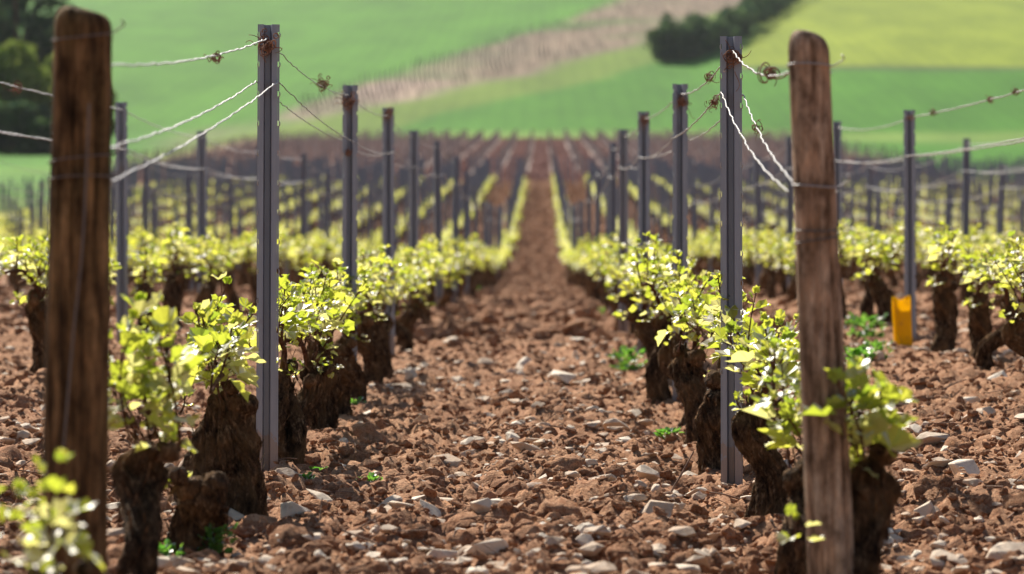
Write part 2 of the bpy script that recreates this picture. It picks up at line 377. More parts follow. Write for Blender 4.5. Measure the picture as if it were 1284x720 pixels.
def scatter(name, mat, protos, X, Y, size, rng, sink, squash=(.6, .9), upright=False, smooth=True):
    mb = MB(); n = len(X); Z = H(X, Y) + micro(X, Y); pick = rng.integers(0, len(protos), n)
    for i, (v, f) in enumerate(protos):
        idx = np.where(pick == i)[0]
        if not len(idx): continue
        if upright:
            a = rng.uniform(0, 6.283, len(idx)); t = rng.normal(0, .3, len(idx)); ca, sa, ct, st = np.cos(a), np.sin(a), np.cos(t), np.sin(t); z = np.zeros_like(a)
            R = np.stack([np.stack([ca, -sa * ct, sa * st], -1), np.stack([sa, ca * ct, -ca * st], -1), np.stack([z, st, ct], -1)], 1)
        else: R = rot_rand(rng, len(idx))
        W = np.einsum('nij,vj->nvi', R, v) * size[idx][:, None, None]
        W[:, :, 2] *= rng.uniform(*squash, len(idx))[:, None]
        W += np.stack([X[idx], Y[idx], Z[idx] + size[idx] * sink], -1)[:, None, :]
        mb.add(W.reshape(-1, 3), (f[None] + (np.arange(len(idx)) * len(v))[:, None, None]).reshape(-1, 3))
    return mb.build(name, mat, smooth=smooth)
rng = np.random.default_rng(5)
def band(n, y0, y1, p=0.0, ml=.17, mr=.155, pad=1.0):
    """points over the wedge of ground in view (with a margin), denser near the eye"""
    Y = y0 * (y1 / y0) ** rng.uniform(0, 1, n) if p else np.sqrt(rng.uniform(y0 ** 2, y1 ** 2, n))
    X = rng.uniform(0, 1, n) * ((ml + mr) * Y + 2 * pad) - ml * Y - pad
    return X, Y
def patchy(X, Y, bias):
    """stones lie in drifts: keep more of them along the middle of the path and in patches"""
    p = .5 + 1.3 * fbm(X * 2.4, Y * .9, seed=91, o=3) + .45 * np.exp(-((X - .08) / .28) ** 2) - bias
    k = rng.uniform(0, 1, len(X)) < p
    return X[k], Y[k]
def pw(n, lo, hi, a=2.2):
    u = rng.uniform(0, 1, n); return (lo ** (1 - a) + u * (hi ** (1 - a) - lo ** (1 - a))) ** (1 / (1 - a))
big = [clod_proto(rng, 3) for i in range(8)]; mid = [clod_proto(rng, 2) for i in range(12)]; small = [clod_proto(rng, 1) for i in range(10)]
X, Y = band(450, 4.4, 11, 1, pad=.5)
tag(scatter('soil_clods', M['clod'], big, X, Y, pw(450, .018, .055, 2.6), rng, -.2), 'lumpy red-brown clods of ploughed soil', kind='stuff')
X, Y = band(5000, 4.4, 16, 1, pad=.5)
tag(scatter('soil_clods', M['clod'], mid, X, Y, pw(5000, .009, .030, 2.4), rng, -.05, smooth=False), 'broken red-brown soil crumbs', kind='stuff')
X, Y = band(36000, 4.4, 15, 1, pad=.4)
tag(scatter('soil_crumbs', M['clod'], small, X, Y, pw(36000, .0035, .014, 2.0), rng, .3, smooth=False), 'fine crumbs of dry red-brown soil', kind='stuff')
X, Y = band(6000, 14, 46, 1, pad=.5)
tag(scatter('soil_clods', M['clod'], small, X, Y, pw(6000, .015, .045), rng, .2, smooth=False), 'clods of soil farther along the rows', kind='stuff')
Y = rng.uniform(15, 112, 16000); X = PATHX + rng.uniform(-.6, .6, 16000) + RS * rng.choice([0, 0, 0, 0, 0, -1, 1, -2, 2, 3, -3], 16000)
tag(scatter('soil_clods', M['clod'], small, X, Y, pw(16000, .022, .075, 1.8), rng, .25, smooth=False), 'reddish clods all along the far central path', kind='stuff')
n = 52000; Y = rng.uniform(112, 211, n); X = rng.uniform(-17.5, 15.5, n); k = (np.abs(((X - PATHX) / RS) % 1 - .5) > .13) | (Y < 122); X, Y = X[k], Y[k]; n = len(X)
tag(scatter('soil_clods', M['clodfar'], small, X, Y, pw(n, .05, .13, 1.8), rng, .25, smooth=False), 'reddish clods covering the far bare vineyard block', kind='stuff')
n = 26000; Y = np.sqrt(rng.uniform(40 ** 2, 112 ** 2, n)); X = rng.uniform(-.17, .16, n) * Y; k = (X > -12); X, Y = X[k], Y[k]
tag(scatter('soil_clods', M['clod'], small, X, Y, pw(len(X), .04, .10, 1.8), rng, .25, smooth=False), 'reddish clods between the far outer rows', kind='stuff')
st_protos = [stone_proto(rng, rng.uniform(.3, .62), int(rng.integers(11, 18))) for i in range(14)]
X, Y = band(5200, 4.4, 15, 1, pad=.4)
tag(scatter('soil_clods', M['clod'], st_protos, X, Y, pw(5200, .008, .042, 2.2), rng, .0, (.7, 1), False, False), 'angular broken lumps of red-brown earth', kind='stuff')
mb = MB(); X, Y = band(650, 4.8, 13, 1, pad=.3); Z = H(X, Y) + micro(X, Y)
for x_, y_, z_ in zip(X, Y, Z):
    a_ = rng.uniform(0, 6.28); l_ = rng.uniform(.015, .06); d_ = np.array([math.cos(a_), math.sin(a_), rng.normal(.15, .3)]); p_ = np.array([x_, y_, z_ + .006])
    tube(mb, np.array([p_ - d_ * l_, p_ + [0, 0, .003], p_ + d_ * l_]), rng.uniform(.0008, .002), 5)
tag(mb.build('dry_stalks', M['twig']), 'short bits of dry straw and cane in the soil', kind='stuff')
X, Y = patchy(*band(12000, 4.4, 15, 1, pad=.4), .14)
tag(scatter('limestone_chips', M['pebble'], st_protos, X, Y, pw(len(X), .005, .042, 1.9), rng, .25, (.8, 1), True, False), 'pale limestone chips mixed into the soil', kind='stuff')
X, Y = patchy(*band(4200, 14, 46, 1, pad=.5), .1)
tag(scatter('limestone_chips', M['pebble'], st_protos, X, Y, pw(len(X), .012, .05), rng, .3, (.8, 1), True, False), 'pale stones strewn farther along the rows', kind='stuff')

# ---------------------------------------------------------------- stones
stone_me = []
for i, (v, f) in enumerate(st_protos):
    mb = MB(); mb.add(v, f); stone_me.append(mb.mesh('stone', M['stone'], False))
rv, rf = ico(3); rv = rv * np.array([1, .75, .6]); rv = rv * (1 + .10 * fbm(rv[:, 0] * 1.5 + 4, rv[:, 1] * 1.5, rv[:, 2] * 1.5, 4, 3))[:, None]
mb = MB(); mb.add(rv, rf); round_me = mb.mesh('stone', M['brownstone'], True)
def stone(u, v, size, label, me=None, rz=0, tilt=(0, 0), flat=1, group=None, wide=1):
    X, d = ghit(u, v); o = link('stone', me or stone_me[int(rng.integers(len(stone_me)))])
    o.location = (X, d, gz(X, d) + size * .18); o.scale = (size * wide, size, size * flat); o.rotation_euler = (tilt[0], tilt[1], rz)
    return tag(o, label, 'stone', group)
stone(364, 612, .045, 'pale grey stone at the foot of the sharp left steel post', stone_me[2], .3, (.1, .15))
stone(398, 634, .042, 'grey slab leaning beside the pale stone near left steel post', stone_me[5], -.5, (.35, .35), .6, wide=1.3)
stone(672, 622, .040, 'rounded brown stone in the middle of the path foreground', round_me, .1)
stone(1262, 694, .078, 'large white angular stone at the lower right edge', stone_me[0], .4, (.05, -.25))
stone(1165, 565, .062, 'long grey slab beside the right wooden post', stone_me[7], 2.6, (.2, .35), .7, wide=1.25)
stone(1185, 596, .058, 'tilted grey slab lying behind the large white stone', stone_me[9], 2.4, (.3, .3), .6, wide=1.2)
stone(562, 582, .050, 'flat pale slab propped on the path left of centre', stone_me[3], -.6, (.3, .25), .7)
stone(500, 488, .070, 'pale stone pile beside the vines left of the path', stone_me[4], .5, (0, .1))
stone(443, 652, .040, 'flat pale stone low on the left side of the path', stone_me[8], .2, (.1, .1), .8)
stone(706, 488, .075, 'broad pale boulder lying midway along the central path', stone_me[6], .2, (.15, .1), .8)
stone(670, 425, .085, 'light stone heap on the path before the blur', stone_me[10], .4, (.1, .1), .7)
stone(790, 574, .055, 'long tan slab half buried on the right of the path', stone_me[11], 2.9, (.15, .1), .6, wide=1.5)
stone(545, 660, .036, 'small white stone in foreground soil left of the rounded brown stone', stone_me[1], .7, (.1, .2))
stone(708, 668, .040, 'bright white stone just below right of the rounded brown stone', stone_me[12], .1, (.3, .1))
stone(285, 655, .042, 'pale stone lying in front of the double vine trunk', stone_me[13], .4, (.2, .1))
def stone_field(n, y0, y1, lo, hi, label, group):
    k = 0
    while k < n:
        Yv = y0 * (y1 / y0) ** rng.uniform(); Xv = rng.uniform(-.168 * Yv, .152 * Yv)
        rowd = abs(((Xv - PATHX) / RS + .5) - round((Xv - PATHX) / RS + .5))
        if rowd < .08 or (rng.uniform() < .35 and abs(Xv - PATHX - .08) > .35): continue
        s = float(pw(1, lo, hi, 2.0)[0]); o = link('stone', stone_me[int(rng.integers(len(stone_me)))])
        o.location = (Xv, Yv, gz(Xv, Yv) + s * .12); q = rng.uniform(.85, 1.2, 2); o.scale = (s * q[0], s * q[1], s)
        o.rotation_euler = (rng.normal(0, .35), rng.normal(0, .35), rng.uniform(0, 6.28)); tag(o, label, 'stone', group); k += 1
stone_field(180, 5.2, 9.8, .020, .065, 'loose pale limestone lump lying on the near stony soil', 'loose limestone lumps on the near soil')
stone_field(120, 9.8, 17, .025, .075, 'loose pale stone lying on the blurring middle stretch of soil', 'loose stones on the middle stretch')

# ---------------------------------------------------------------- grape vines
def leaf_geo(rng, lobes=True):
    """one young vine leaf in its own frame: stalk at the origin, blade towards +y, face up +z, length 1"""
    if lobes:
        ang = np.array([-150, -128, -100, -78, -58, -36, -17, 0, 17, 36, 58, 78, 100, 128, 150]) * math.pi / 180
        r = np.array([.44, .58, .54, .70, .64, .84, .76, .98, .76, .84, .64, .70, .54, .58, .44]) * rng.uniform(.90, 1.10, 15)
    else:
        ang = np.array([-140, -60, -20, 0, 20, 60, 140]) * math.pi / 180; r = np.array([.3, .55, .8, 1, .8, .55, .3])
    x = np.sin(ang) * r * .62; y = .22 + np.cos(ang) * r * .62
    fold, curl, wav = rng.uniform(.1, .75), rng.uniform(-.25, .5), rng.uniform(0, 6)
    z = fold * np.abs(x) - curl * (y - .2) ** 2 + .06 * np.sin(np.arange(len(ang)) * 2.1 + wav)
    v = np.concatenate([[[0, .18, 0]], np.stack([x, y, z], -1)]); n = len(ang)
    return v, np.array([(0, i + 1, i + 2) for i in range(n - 1)] )
def frame(fwd, up):
    f = fwd / (np.linalg.norm(fwd) + 1e-9); u = up - f * up.dot(f); u /= np.linalg.norm(u) + 1e-9
    return np.stack([np.cross(f, u), f, u], 1)
def shoot_geo(rng, base, length, lean, nl, lmax, stem, leaf, r0=.0028, lobes=True):
    base = np.asarray(base, float); up = np.array([lean[0], lean[1], 1.0]); up /= np.linalg.norm(up)
    side = np.array([rng.normal(), rng.normal(), 0]) * .12
    P = np.array([base + up * length * t + side * length * math.sin(t * 3) * .6 for t in np.linspace(0, 1, 6)])
    tube(stem, P, np.linspace(r0, r0 * .45, 6), 5)
    ph = rng.uniform(0, 6.28)
    for i in range(nl):
        t = .12 + .88 * (i + rng.uniform(-.3, .3)) / nl; t = min(max(t, .05), 1)
        p = base + (P[-1] - base) * t + side * length * math.sin(t * 3) * .6
        a = ph + i * 2.6 + rng.normal(0, .4); out = np.array([math.cos(a), math.sin(a), 0])
        sz = lmax * (1.0 - .55 * t ** 1.6) * rng.uniform(.5, 1.2); pet = sz * rng.uniform(.35, .8)
        el = rng.uniform(.1, .7) + .5 * t
        d = out * math.cos(el) + np.array([0, 0, 1]) * math.sin(el)
        q = p + d * pet
        tube(stem, np.array([p, (p + q) / 2 + [0, 0, .002], q]), .0009, 4, False)
        el2 = el + rng.normal(-.55, .45) + .4 * t
        f = out * math.cos(el2) + np.array([0, 0, 1]) * math.sin(el2)
        nrm = np.array([0, 0, 1]) * math.cos(el2) - out * math.sin(el2) + rng.normal(0, .35, 3)
        v, fc = leaf_geo(rng, lobes); leaf.add(v * sz @ frame(f, nrm).T + q, fc)
    for i in range(3):                                     # furled tip
        a = rng.uniform(0, 6.28); f = np.array([math.cos(a) * .5, math.sin(a) * .5, 1.0]); nrm = np.array([math.cos(a), math.sin(a), -.3])
        v, fc = leaf_geo(rng, lobes); leaf.add(v * lmax * .34 @ frame(f, -nrm).T + P[-1], fc)
def gnarl(mb, P, R, seed, nseg=40, nring=30, rough=1.0, twist=3.0):
    """a twisted old stem: ridged rope-like bark swept along P"""
    P = spline(P, nring); R = np.interp(np.linspace(0, 1, nring), np.linspace(0, 1, len(R)), R)
    T = np.gradient(P, axis=0); T /= np.linalg.norm(T, axis=1)[:, None]
    A = np.cross(T[0], [0, 1.0, .2]); A /= np.linalg.norm(A); V = []
    th = np.arange(nseg) * 2 * math.pi / nseg
    for i in range(nring):
        A = A - T[i] * A.dot(T[i]); A /= np.linalg.norm(A); B = np.cross(T[i], A)
        z = i / (nring - 1); w = th + twist * z
        rid = np.abs(fbm(np.cos(w) * 3.1 + seed, np.sin(w) * 3.1, np.full(nseg, z * 1.5), seed, 3)) * 2.6
        low = fbm(np.cos(th) * 1.1 + seed, np.sin(th) * 1.1, np.full(nseg, z * 4.0), seed + 7, 2)
        fine = fbm(np.cos(w) * 9, np.sin(w) * 9, np.full(nseg, z * 7), seed + 3, 3, .7)
        r = R[i] * (1 + rough * (.30 * np.minimum(rid, 1) - .16 + .42 * low + .20 * fine))
        V.append(P[i] + r[:, None] * (np.cos(th)[:, None] * A + np.sin(th)[:, None] * B))
    V = np.concatenate(V); i = np.arange(nring - 1)[:, None] * nseg; kk = np.arange(nseg)
    mb.add(V, np.stack([i + kk, i + (kk + 1) % nseg, i + nseg + (kk + 1) % nseg, i + nseg + kk], -1).reshape(-1, 4))
    mb.add(np.concatenate([V[-nseg:], [P[-1] + T[-1] * R[-1] * .5]]), np.array([(j, (j + 1) % nseg, nseg) for j in range(nseg)]))
def strips(mb, rg, n):
    """loose fibres of peeling bark standing off the stem"""
    V = np.concatenate(mb.v); V = V[V[:, 2] > .0]
    for i in range(n):
        p = V[int(rg.integers(len(V)))]; c = V[np.abs(V[:, 2] - p[2]) < .02].mean(0); out = p - c; out[2] = 0; out /= np.linalg.norm(out) + 1e-6
        L = rg.uniform(.02, .06); tn = np.cross(out, [0, 0, 1.0]); w = rg.uniform(.001, .003); d = np.array([0, 0, 1]) + tn * rg.normal(0, .35)
        t = np.linspace(-.5, .5, 5)[:, None]; P = p + out * (.001 + .020 * rg.uniform(.2, 1) * (t + .3) ** 2) + d * L * t
        a, b = P + tn * w, P - tn * w; k = np.arange(4)
        mb.add(np.concatenate([a, b]), np.stack([k, k + 1, k + 6, k + 5], -1))
def knob(mb, c, r, seed, sub=3):
    v, f = ico(sub); p = v + seed
    mb.add(v * (1 + .5 * fbm(p[:, 0] * 1.8, p[:, 1] * 1.8, p[:, 2] * 1.8, 2, 4, .65))[:, None] * r + np.asarray(c), f)
def make_vine(seed, trunk=None, h=.22, thick=1.0, nsh=9, detail=True, arms=True, lmax=.060, sl=1.0):
    """meshes of one old vine; the row runs along local y. trunk: list of (points, radii) overriding the default"""
    rg = np.random.default_rng(seed)
    hx, hy = rg.normal(0, .02), rg.normal(0, .04)
    tm = MB(); q = (84, 60) if detail else (20, 14)
    if trunk is None:
        trunk = [([(0, 0, -.06), (rg.normal(0, .018), rg.normal(0, .02), h * .35), (hx * .8 + rg.normal(0, .02), hy, h * .75), (hx, hy, h)],
                  [.046, .031, .029, .038, .022])]
        if rg.uniform() < .45:
            s = 1 if rg.uniform() < .5 else -1
            trunk.append(([(.01 * s, .03 * s, -.05), (.03 * s, .06 * s, h * .4), (hx + .01 * s, hy + .05 * s, h * .85)], [.045, .036, .04, .03]))
    for i, (P, R) in enumerate(trunk): gnarl(tm, P, np.array(R) * thick, seed + i * 5, *q)
    head = np.array(trunk[0][0][-1], float)
    for i in range(4 if detail else 2):
        knob(tm, head + rg.normal(0, .022, 3) * [1, 1.4, .8], rg.uniform(.013, .024) * thick, seed + i, 3 if detail else 1)
    if detail: strips(tm, rg, 90)
    canes = []; spots = []
    if arms:
        for s in (1, -1):
            cm = MB(); L = rg.uniform(.26, .42); zt = rg.uniform(.30, .35)
            P = spline([head, head + [rg.normal(0, .01), s * .03, .05], [head[0] * .5 + rg.normal(0, .01), head[1] + s * .14, zt], [rg.normal(0, .012), head[1] + s * L, zt - rg.uniform(0, .03)]], 16)
            tube(cm, P, np.linspace(.0075, .0045, 16), 7); canes.append(cm)
            for t in np.linspace(.35, 1, 4): spots.append((P[int(t * 15)], .9))
    while len(spots) < nsh or len(spots) < 8: spots.append((head + [rg.normal(0, .025), rg.normal(0, .05), .01], 1.45))
    rg.shuffle(spots); shoots = []
    for p, m in spots[:nsh]:
        st, lf = MB(), MB()
        L = rg.uniform(.085, .165) * m * sl
        shoot_geo(rg, p, L, (rg.normal(0, .32), rg.normal(0, .3)), int(rg.integers(8, 13)), lmax * rg.uniform(.8, 1.1), st, lf, lobes=True)
        shoots.append((st, lf))
    for i in range(2):                                    # water shoots low on the head
        st, lf = MB(), MB(); shoot_geo(rg, head + [rg.normal(0, .03), rg.normal(0, .03), -.02], rg.uniform(.03, .05), (rg.normal(0, .7), rg.normal(0, .7)), 5, lmax * .6, st, lf); shoots.append((st, lf))
    return tm, canes, shoots
def join(mbs):
    r = MB()
    for b in mbs:
        off = r.n; r.v += b.v; r.f += [f + off for f in b.f]; r.mi += b.mi; r.n += b.n
    return r
def copy_tree(o, parent=None):
    c = o.copy(); COL.objects.link(c)
    if parent: c.parent = parent
    for ch in o.children: copy_tree(ch, c)
    return c
def full_vine(seed, **kw):
    tm, canes, shoots = make_vine(seed, **kw)
    root = empty('grape_vine', (0, 0, 0)); tm.build('trunk', M['bark'], root)
    for c in canes: c.build('cane', M['cane'], root)
    for st, lf in shoots:
        s = st.build('shoot', M['cane'], root); lf.build('foliage', M['leaf'], s, smooth=False)
    return root
def plain_vine(seed, **kw):
    tm, canes, shoots = make_vine(seed, **kw)
    root = empty('grape_vine', (0, 0, 0)); tm.build('trunk', M['bark'], root)
    join(canes + [s for s, l in shoots]).build('cane', M['cane'], root); join([l for s, l in shoots]).build('foliage', M['leaf'], root, smooth=False)
    return root
ORD = ['first', 'second', 'third', 'fourth', 'fifth', 'sixth', 'seventh', 'eighth', 'ninth', 'tenth', 'eleventh', 'twelfth', 'thirteenth', 'fourteenth', 'fifteenth',
       'sixteenth', 'seventeenth', 'eighteenth', 'nineteenth', 'twentieth']
def rowname(r):
    side = 'left' if r < 0 else 'right'; n = abs(r)
    return ('row' if n == 1 else ORD[n - 1] + ' row') + ' %s of the path' % side
def rowx(r): return PATHX + RS * (r - .5 if r > 0 else r + .5)
def inview(x, y, m=0.0): u = U0 + F * x / y; return -m < (u - 642) / 642 * 1 + 1 and abs(u - 642) < 642 * (1 + m)
# --- vines of the two rows beside the path, one by one (X offset, depth, rotation, label)
hand = [
    (-1, 3.95, dict(seed=101, h=.165, nsh=3, sl=.75, lmax=.056, arms=False), 0, 'nearest vine at lower left corner, blurred, one leafy shoot before the wooden post'),
    (-1, 4.95, dict(seed=102, h=.25, nsh=9, lmax=.066, arms=False, thick=.9), 0, 'blurred stout vine just right of the dark wooden post'),
    (-1, 5.62, dict(seed=103, h=.15, nsh=0, arms=False), 0, 'low blackish bare vine stump between wooden post and double trunk'),
    (-1, 6.35, dict(seed=104, nsh=14, lmax=.066, trunk=[([(-.045, -.03, -.06), (-.05, 0, .06), (-.025, .02, .15), (0, .03, .245)], [.043, .036, .038, .042, .028]),
                                       ([(.05, .03, -.06), (.04, .03, .06), (.03, .03, .14), (.012, .03, .23)], [.048, .040, .040, .038, .026])]), 0,
     'thick double trunked vine left of the sharp left steel post'),
    (-1, 7.75, dict(seed=105, h=.24), 0, 'vine growing right behind the sharp left steel post'),
    (-1, 8.2, dict(seed=113, h=.23, nsh=8, thick=.85), 0, 'slim dark vine half hidden between the vines right of the sharp left post'),
    (-1, 8.75, dict(seed=106, h=.25, thick=1.08, nsh=11), 0, 'stout craggy vine just right of the sharp left steel post'),
    (-1, 9.5, dict(seed=107, h=.23, thick=.98), 0, 'second craggy vine beyond the sharp left steel post'),
    (1, 4.90, dict(seed=108, h=.235, nsh=7, sl=.62, lmax=.066, arms=False, thick=1.0), 0, 'blurred near vine right of the grey wooden post'),
    (1, 5.45, dict(seed=109, h=.17, nsh=7, lmax=.064, arms=False), 0, 'blurred vine just left of the grey wooden post foot'),
    (1, 6.4, dict(seed=110, h=.23, nsh=13, thick=1.0, lmax=.064), 0, 'ridged leafy vine right of the sharp right steel post'),
    (1, 7.75, dict(seed=111, h=.22, nsh=9, thick=1.08), 0, 'stout tan vine trunk left of the sharp right steel post'),
    (1, 8.7, dict(seed=112, h=.24, nsh=11, thick=1.1), 0, 'second gnarled vine left of the sharp right steel post'),
]
rgv = random.Random(4)
for r, d, kw, rz, lab in hand:
    o = full_vine(**kw); x = rowx(r) + {3.95: .06, 4.9: .005}.get(d, 0); o.location = (x, d, float(H(np.array([x]), np.array([d]))[0]) - .005); o.rotation_euler = (0, 0, rz)
    if kw['seed'] == 108:
        for b_, lz in (((-.062, -.13, .10), (-.1, -.2)),):
            st, lf = MB(), MB(); shoot_geo(np.random.default_rng(9), b_, .06, lz, 5, .040, st, lf); q_ = st.build('shoot', M['cane'], o); lf.build('foliage', M['leaf'], q_, smooth=False)
    tag(o, lab, 'vine', 'grape vines in the rows beside the path')
protoF = [full_vine(201 + i, h=.225 + .01 * i, nsh=10 + i % 3, thick=.80 + .08 * i) for i in range(4)]
protoP = [plain_vine(301 + i, h=.215 + .01 * i, nsh=10 + i % 3, thick=.78 + .07 * (i % 4), detail=False) for i in range(6)]
usedF = [False] * 4; usedP = [False] * 6
spots = []
for r in [q for n in range(1, 20) for q in (-n, n)]:
    x = rowx(r)
    if x < -12 or x > 26: continue
    stp = .88 if abs(r) == 1 else .92
    d = {-1: 10.3, 1: 9.6}.get(r, 6.0 + rgv.uniform(0, .9))
    while d < 103:
        xx, dd = x + rgv.gauss(0, .03), d + rgv.gauss(0, .06)
        vis = -.05 < (U0 + F * xx / dd) / 1284 < 1.05
        near = -.05 - .75 / (dd * .33) < (U0 + F * xx / dd) / 1284 < 1.05 + .75 / (dd * .33)
        if near and rgv.random() > .035 and not (r == 2 and 12.45 < dd < 13.3): spots.append((dd, r, xx, vis))
        d += stp
spots.sort(key=lambda s: s[0])
NIND = 286
ind = spots[:NIND]; rest = [q for q in spots[NIND:] if rgv.random() > .14]
print('vines', len(spots), 'last individual at', ind[-1][0])
cnt = {}
for dd, r, xx, vis in ind:
    full = dd < 15.5 and abs(r) <= 2
    pr, used = (protoF, usedF) if full else (protoP, usedP)
    i = rgv.randrange(len(pr)); o = pr[i] if not used[i] else copy_tree(pr[i]); used[i] = True
    s = rgv.uniform(.88, 1.12); o.location = (xx, dd, float(H(np.array([xx]), np.array([dd]))[0]) - .005); o.scale = (s, s, s * rgv.uniform(.95, 1.08)); o.rotation_euler = (rgv.gauss(0, .05), rgv.gauss(0, .05), rgv.choice((0, math.pi)) + rgv.gauss(0, .15))
    k = cnt[r] = cnt.get(r, 0) + 1
    base = {-1: 4, 1: 4}.get(r)
    if dd < 24 and abs(r) == 1 and k <= 16:
        lab = '%s leafy vine counting from the second steel post in the row %s of the path' % (ORD[k - 1], 'left' if r < 0 else 'right')
        if k <= 1: lab = 'leafy vine at the second steel post in the row %s of the path' % ('left' if r < 0 else 'right')
        g = 'grape vines in the rows beside the path'
    elif dd < 24 and k <= 20:
        lab = 'yellow-green vine, %s from the front in the %s' % (ORD[k - 1], rowname(r)); g = 'grape vines in the outer rows'
    else: lab = 'small blurred yellow-green vine far along the %s' % rowname(r); g = 'small blurred vines far along the %s' % rowname(r)
    tag(o, lab, 'vine', g)
for pr, used in ((protoF, usedF), (protoP, usedP)):
    for o, u in zip(pr, used):
        if not u:
            for ch in list(o.children_recursive): bpy.data.objects.remove(ch)
            bpy.data.objects.remove(o)
# the rest of the vines: one mass
def low_vine(seed):
    rg = np.random.default_rng(seed); tm, lf = MB(), MB()
    gnarl(tm, [(0, 0, -.05), (rg.normal(0, .02), 0, .1), (rg.normal(0, .02), rg.normal(0, .03), .21)], [.06, .05, .055], seed, 7, 5)
    tube(tm, spline([(0, 0, .2), (0, .15, .32), (0, .4, .31)], 5), .007, 4); tube(tm, spline([(0, 0, .2), (0, -.15, .32), (0, -.4, .31)], 5), .007, 4)
    for i in range(9):
        y = rg.uniform(-.45, .45); x = rg.normal(0, .05)
        for j in range(7):
            v, f = leaf_geo(rg, False); a = rg.uniform(0, 6.28); el = rg.uniform(-.3, .9); fw = np.array([math.cos(a) * math.cos(el), math.sin(a) * math.cos(el), math.sin(el)])
            lf.add(v * rg.uniform(.05, .08) @ frame(fw, np.array([0, 0, 1]) + rg.normal(0, .5, 3)).T + [x + rg.normal(0, .03), y + rg.normal(0, .03), rg.uniform(.30, .46)], f)
    return np.concatenate(tm.v), tm.f, np.concatenate(lf.v), np.concatenate(lf.f)
lows = [low_vine(400 + i) for i in range(6)]
mb = MB()
for dd, r, xx, vis in rest:
    tv, tf, lv, lf = lows[rgv.randrange(6)]; off = np.array([xx, dd, float(H(np.array([xx]), np.array([dd]))[0])]); s = rgv.uniform(.9, 1.1)
    mb.cur = 0; n0 = mb.n; mb.v.append(tv * s + off); mb.n += len(tv)
    for f in tf: mb.f.append(f + n0); mb.mi.append(np.zeros(len(f), int))
    mb.cur = 1; mb.add(lv * s + off, lf)
tag(mb.build('grape_vines', [M['bark'], M['leaf']], smooth=False), 'far vine rows climbing the rise, blurred yellow-green tops', kind='stuff')

# ---------------------------------------------------------------- steel posts
def post_profile():
    # open channel seen from the front: narrow left lip, deep groove, wide right lip; 2 mm sheet
    c = np.array([(-.0225, .012), (-.0225, 0), (-.012, 0), (-.0085, .024), (.0035, .024), (.007, 0), (.0205, 0), (.0205, .012)]); t = .0022
    d = np.gradient(c, axis=0); d /= np.linalg.norm(d, axis=1)[:, None]; nrm = np.stack([-d[:, 1], d[:, 0]], -1)
    return c, c + nrm * t
def post_mesh(h, lips=True):
    a, b = post_profile(); ring = np.concatenate([a, b[::-1]]); n = len(ring); m = MB()
    zs = [-.25, h]; V = np.concatenate([np.column_stack([ring, np.full(n, z)]) for z in zs]); k = np.arange(n)
    m.add(V, np.stack([k, (k + 1) % n, n + (k + 1) % n, n + k], -1))
    h2 = n // 2
    for z0 in (0, n):
        m.add(V[z0:z0 + n], [(i, i + 1, n - 2 - i, n - 1 - i) for i in range(h2 - 1)])
    return m
def lip_strips(m, h):
    z = h - .03; hooks = []
    zb = h
    while z > .25:
        for s in (-1, 1):
            x0, x1 = (-.0265, -.0228) if s < 0 else (.0208, .0252)
            box(m, x0, x1, .0006, .0030, z + .012, zb)
        hooks.append(z); zb = z; z -= .07
    for s in (-1, 1):
        x0, x1 = (-.0265, -.0228) if s < 0 else (.0208, .0252)
        box(m, x0, x1, .0006, .0030, -.2, zb)
    return hooks
pm = post_mesh(1.10); lip_strips(pm, 1.10); ME_POST = pm.mesh('steel_post', M['steel'], False)
ME_FAR = post_mesh(1.10).mesh('steel_post', M['steelfar'], False)
def hook_mesh(s):
    m = MB(); x = .0235 * s
    P = np.array([(x, .002, -.006), (x + .0022 * s, -.001, -.003), (x + .0026 * s, -.001, .003), (x + .001 * s, -.001, .007)]); tube(m, P, [.0014, .0016, .0016, .001], 5); return m
HK = [hook_mesh(s).mesh('hook', M['zinc']) for s in (-1, 1)]
tops = {(-1, 0): 1.077, (-1, 1): 1.06, (-1, 2): 1.085, (-1, 3): 1.075, (1, 0): 1.049, (1, 1): 1.064, (1, 2): 1.07, (1, 3): 1.08, (2, 2): .99, (2, 3): 1.035, (-2, 2): 1.05, (-2, 3): 1.01}
ux = {(-1, 0): 335, (1, 0): 918, (-1, 1): 438, (1, 1): 853, (-1, 2): 488, (1, 2): 808, (-1, 3): 519, (1, 3): 782, (2, 2): 1142, (2, 3): 1051, (-2, 2): 154, (-2, 3): 254}
plist = []
for r in [q for n in range(1, 25) for q in (-n, n)]:
    x = rowx(r)
    if x < -12 or x > 26: continue
    for i in range(-1, 33):
        d = POST0 + POSTD * i + (0 if abs(r) == 1 and i < 5 else rgv.gauss(0, .07)); xx = x + (rgv.gauss(0, .015))
        if (r, i) in ux: xx = (ux[(r, i)] - U0) / F * d
        if abs(r) == 1 and i < 0 or (abs(r) == 2 and i == 1) or (r, i) == (-3, 3): continue
        u = U0 + F * xx / d; m = 40 + 900 * 1.1 / d
        if d < 4.5 or not (-m < u < 1284 + m or (abs(r) == 2 and i == 0)): continue
        top = tops.get((r, i), (1.075 if abs(r) == 1 else 1.03) + rgv.gauss(0, .03)); plist.append((d, r, i, xx, top))
plist.sort()
seq = {}; posts = {}
pi = plist[:296]
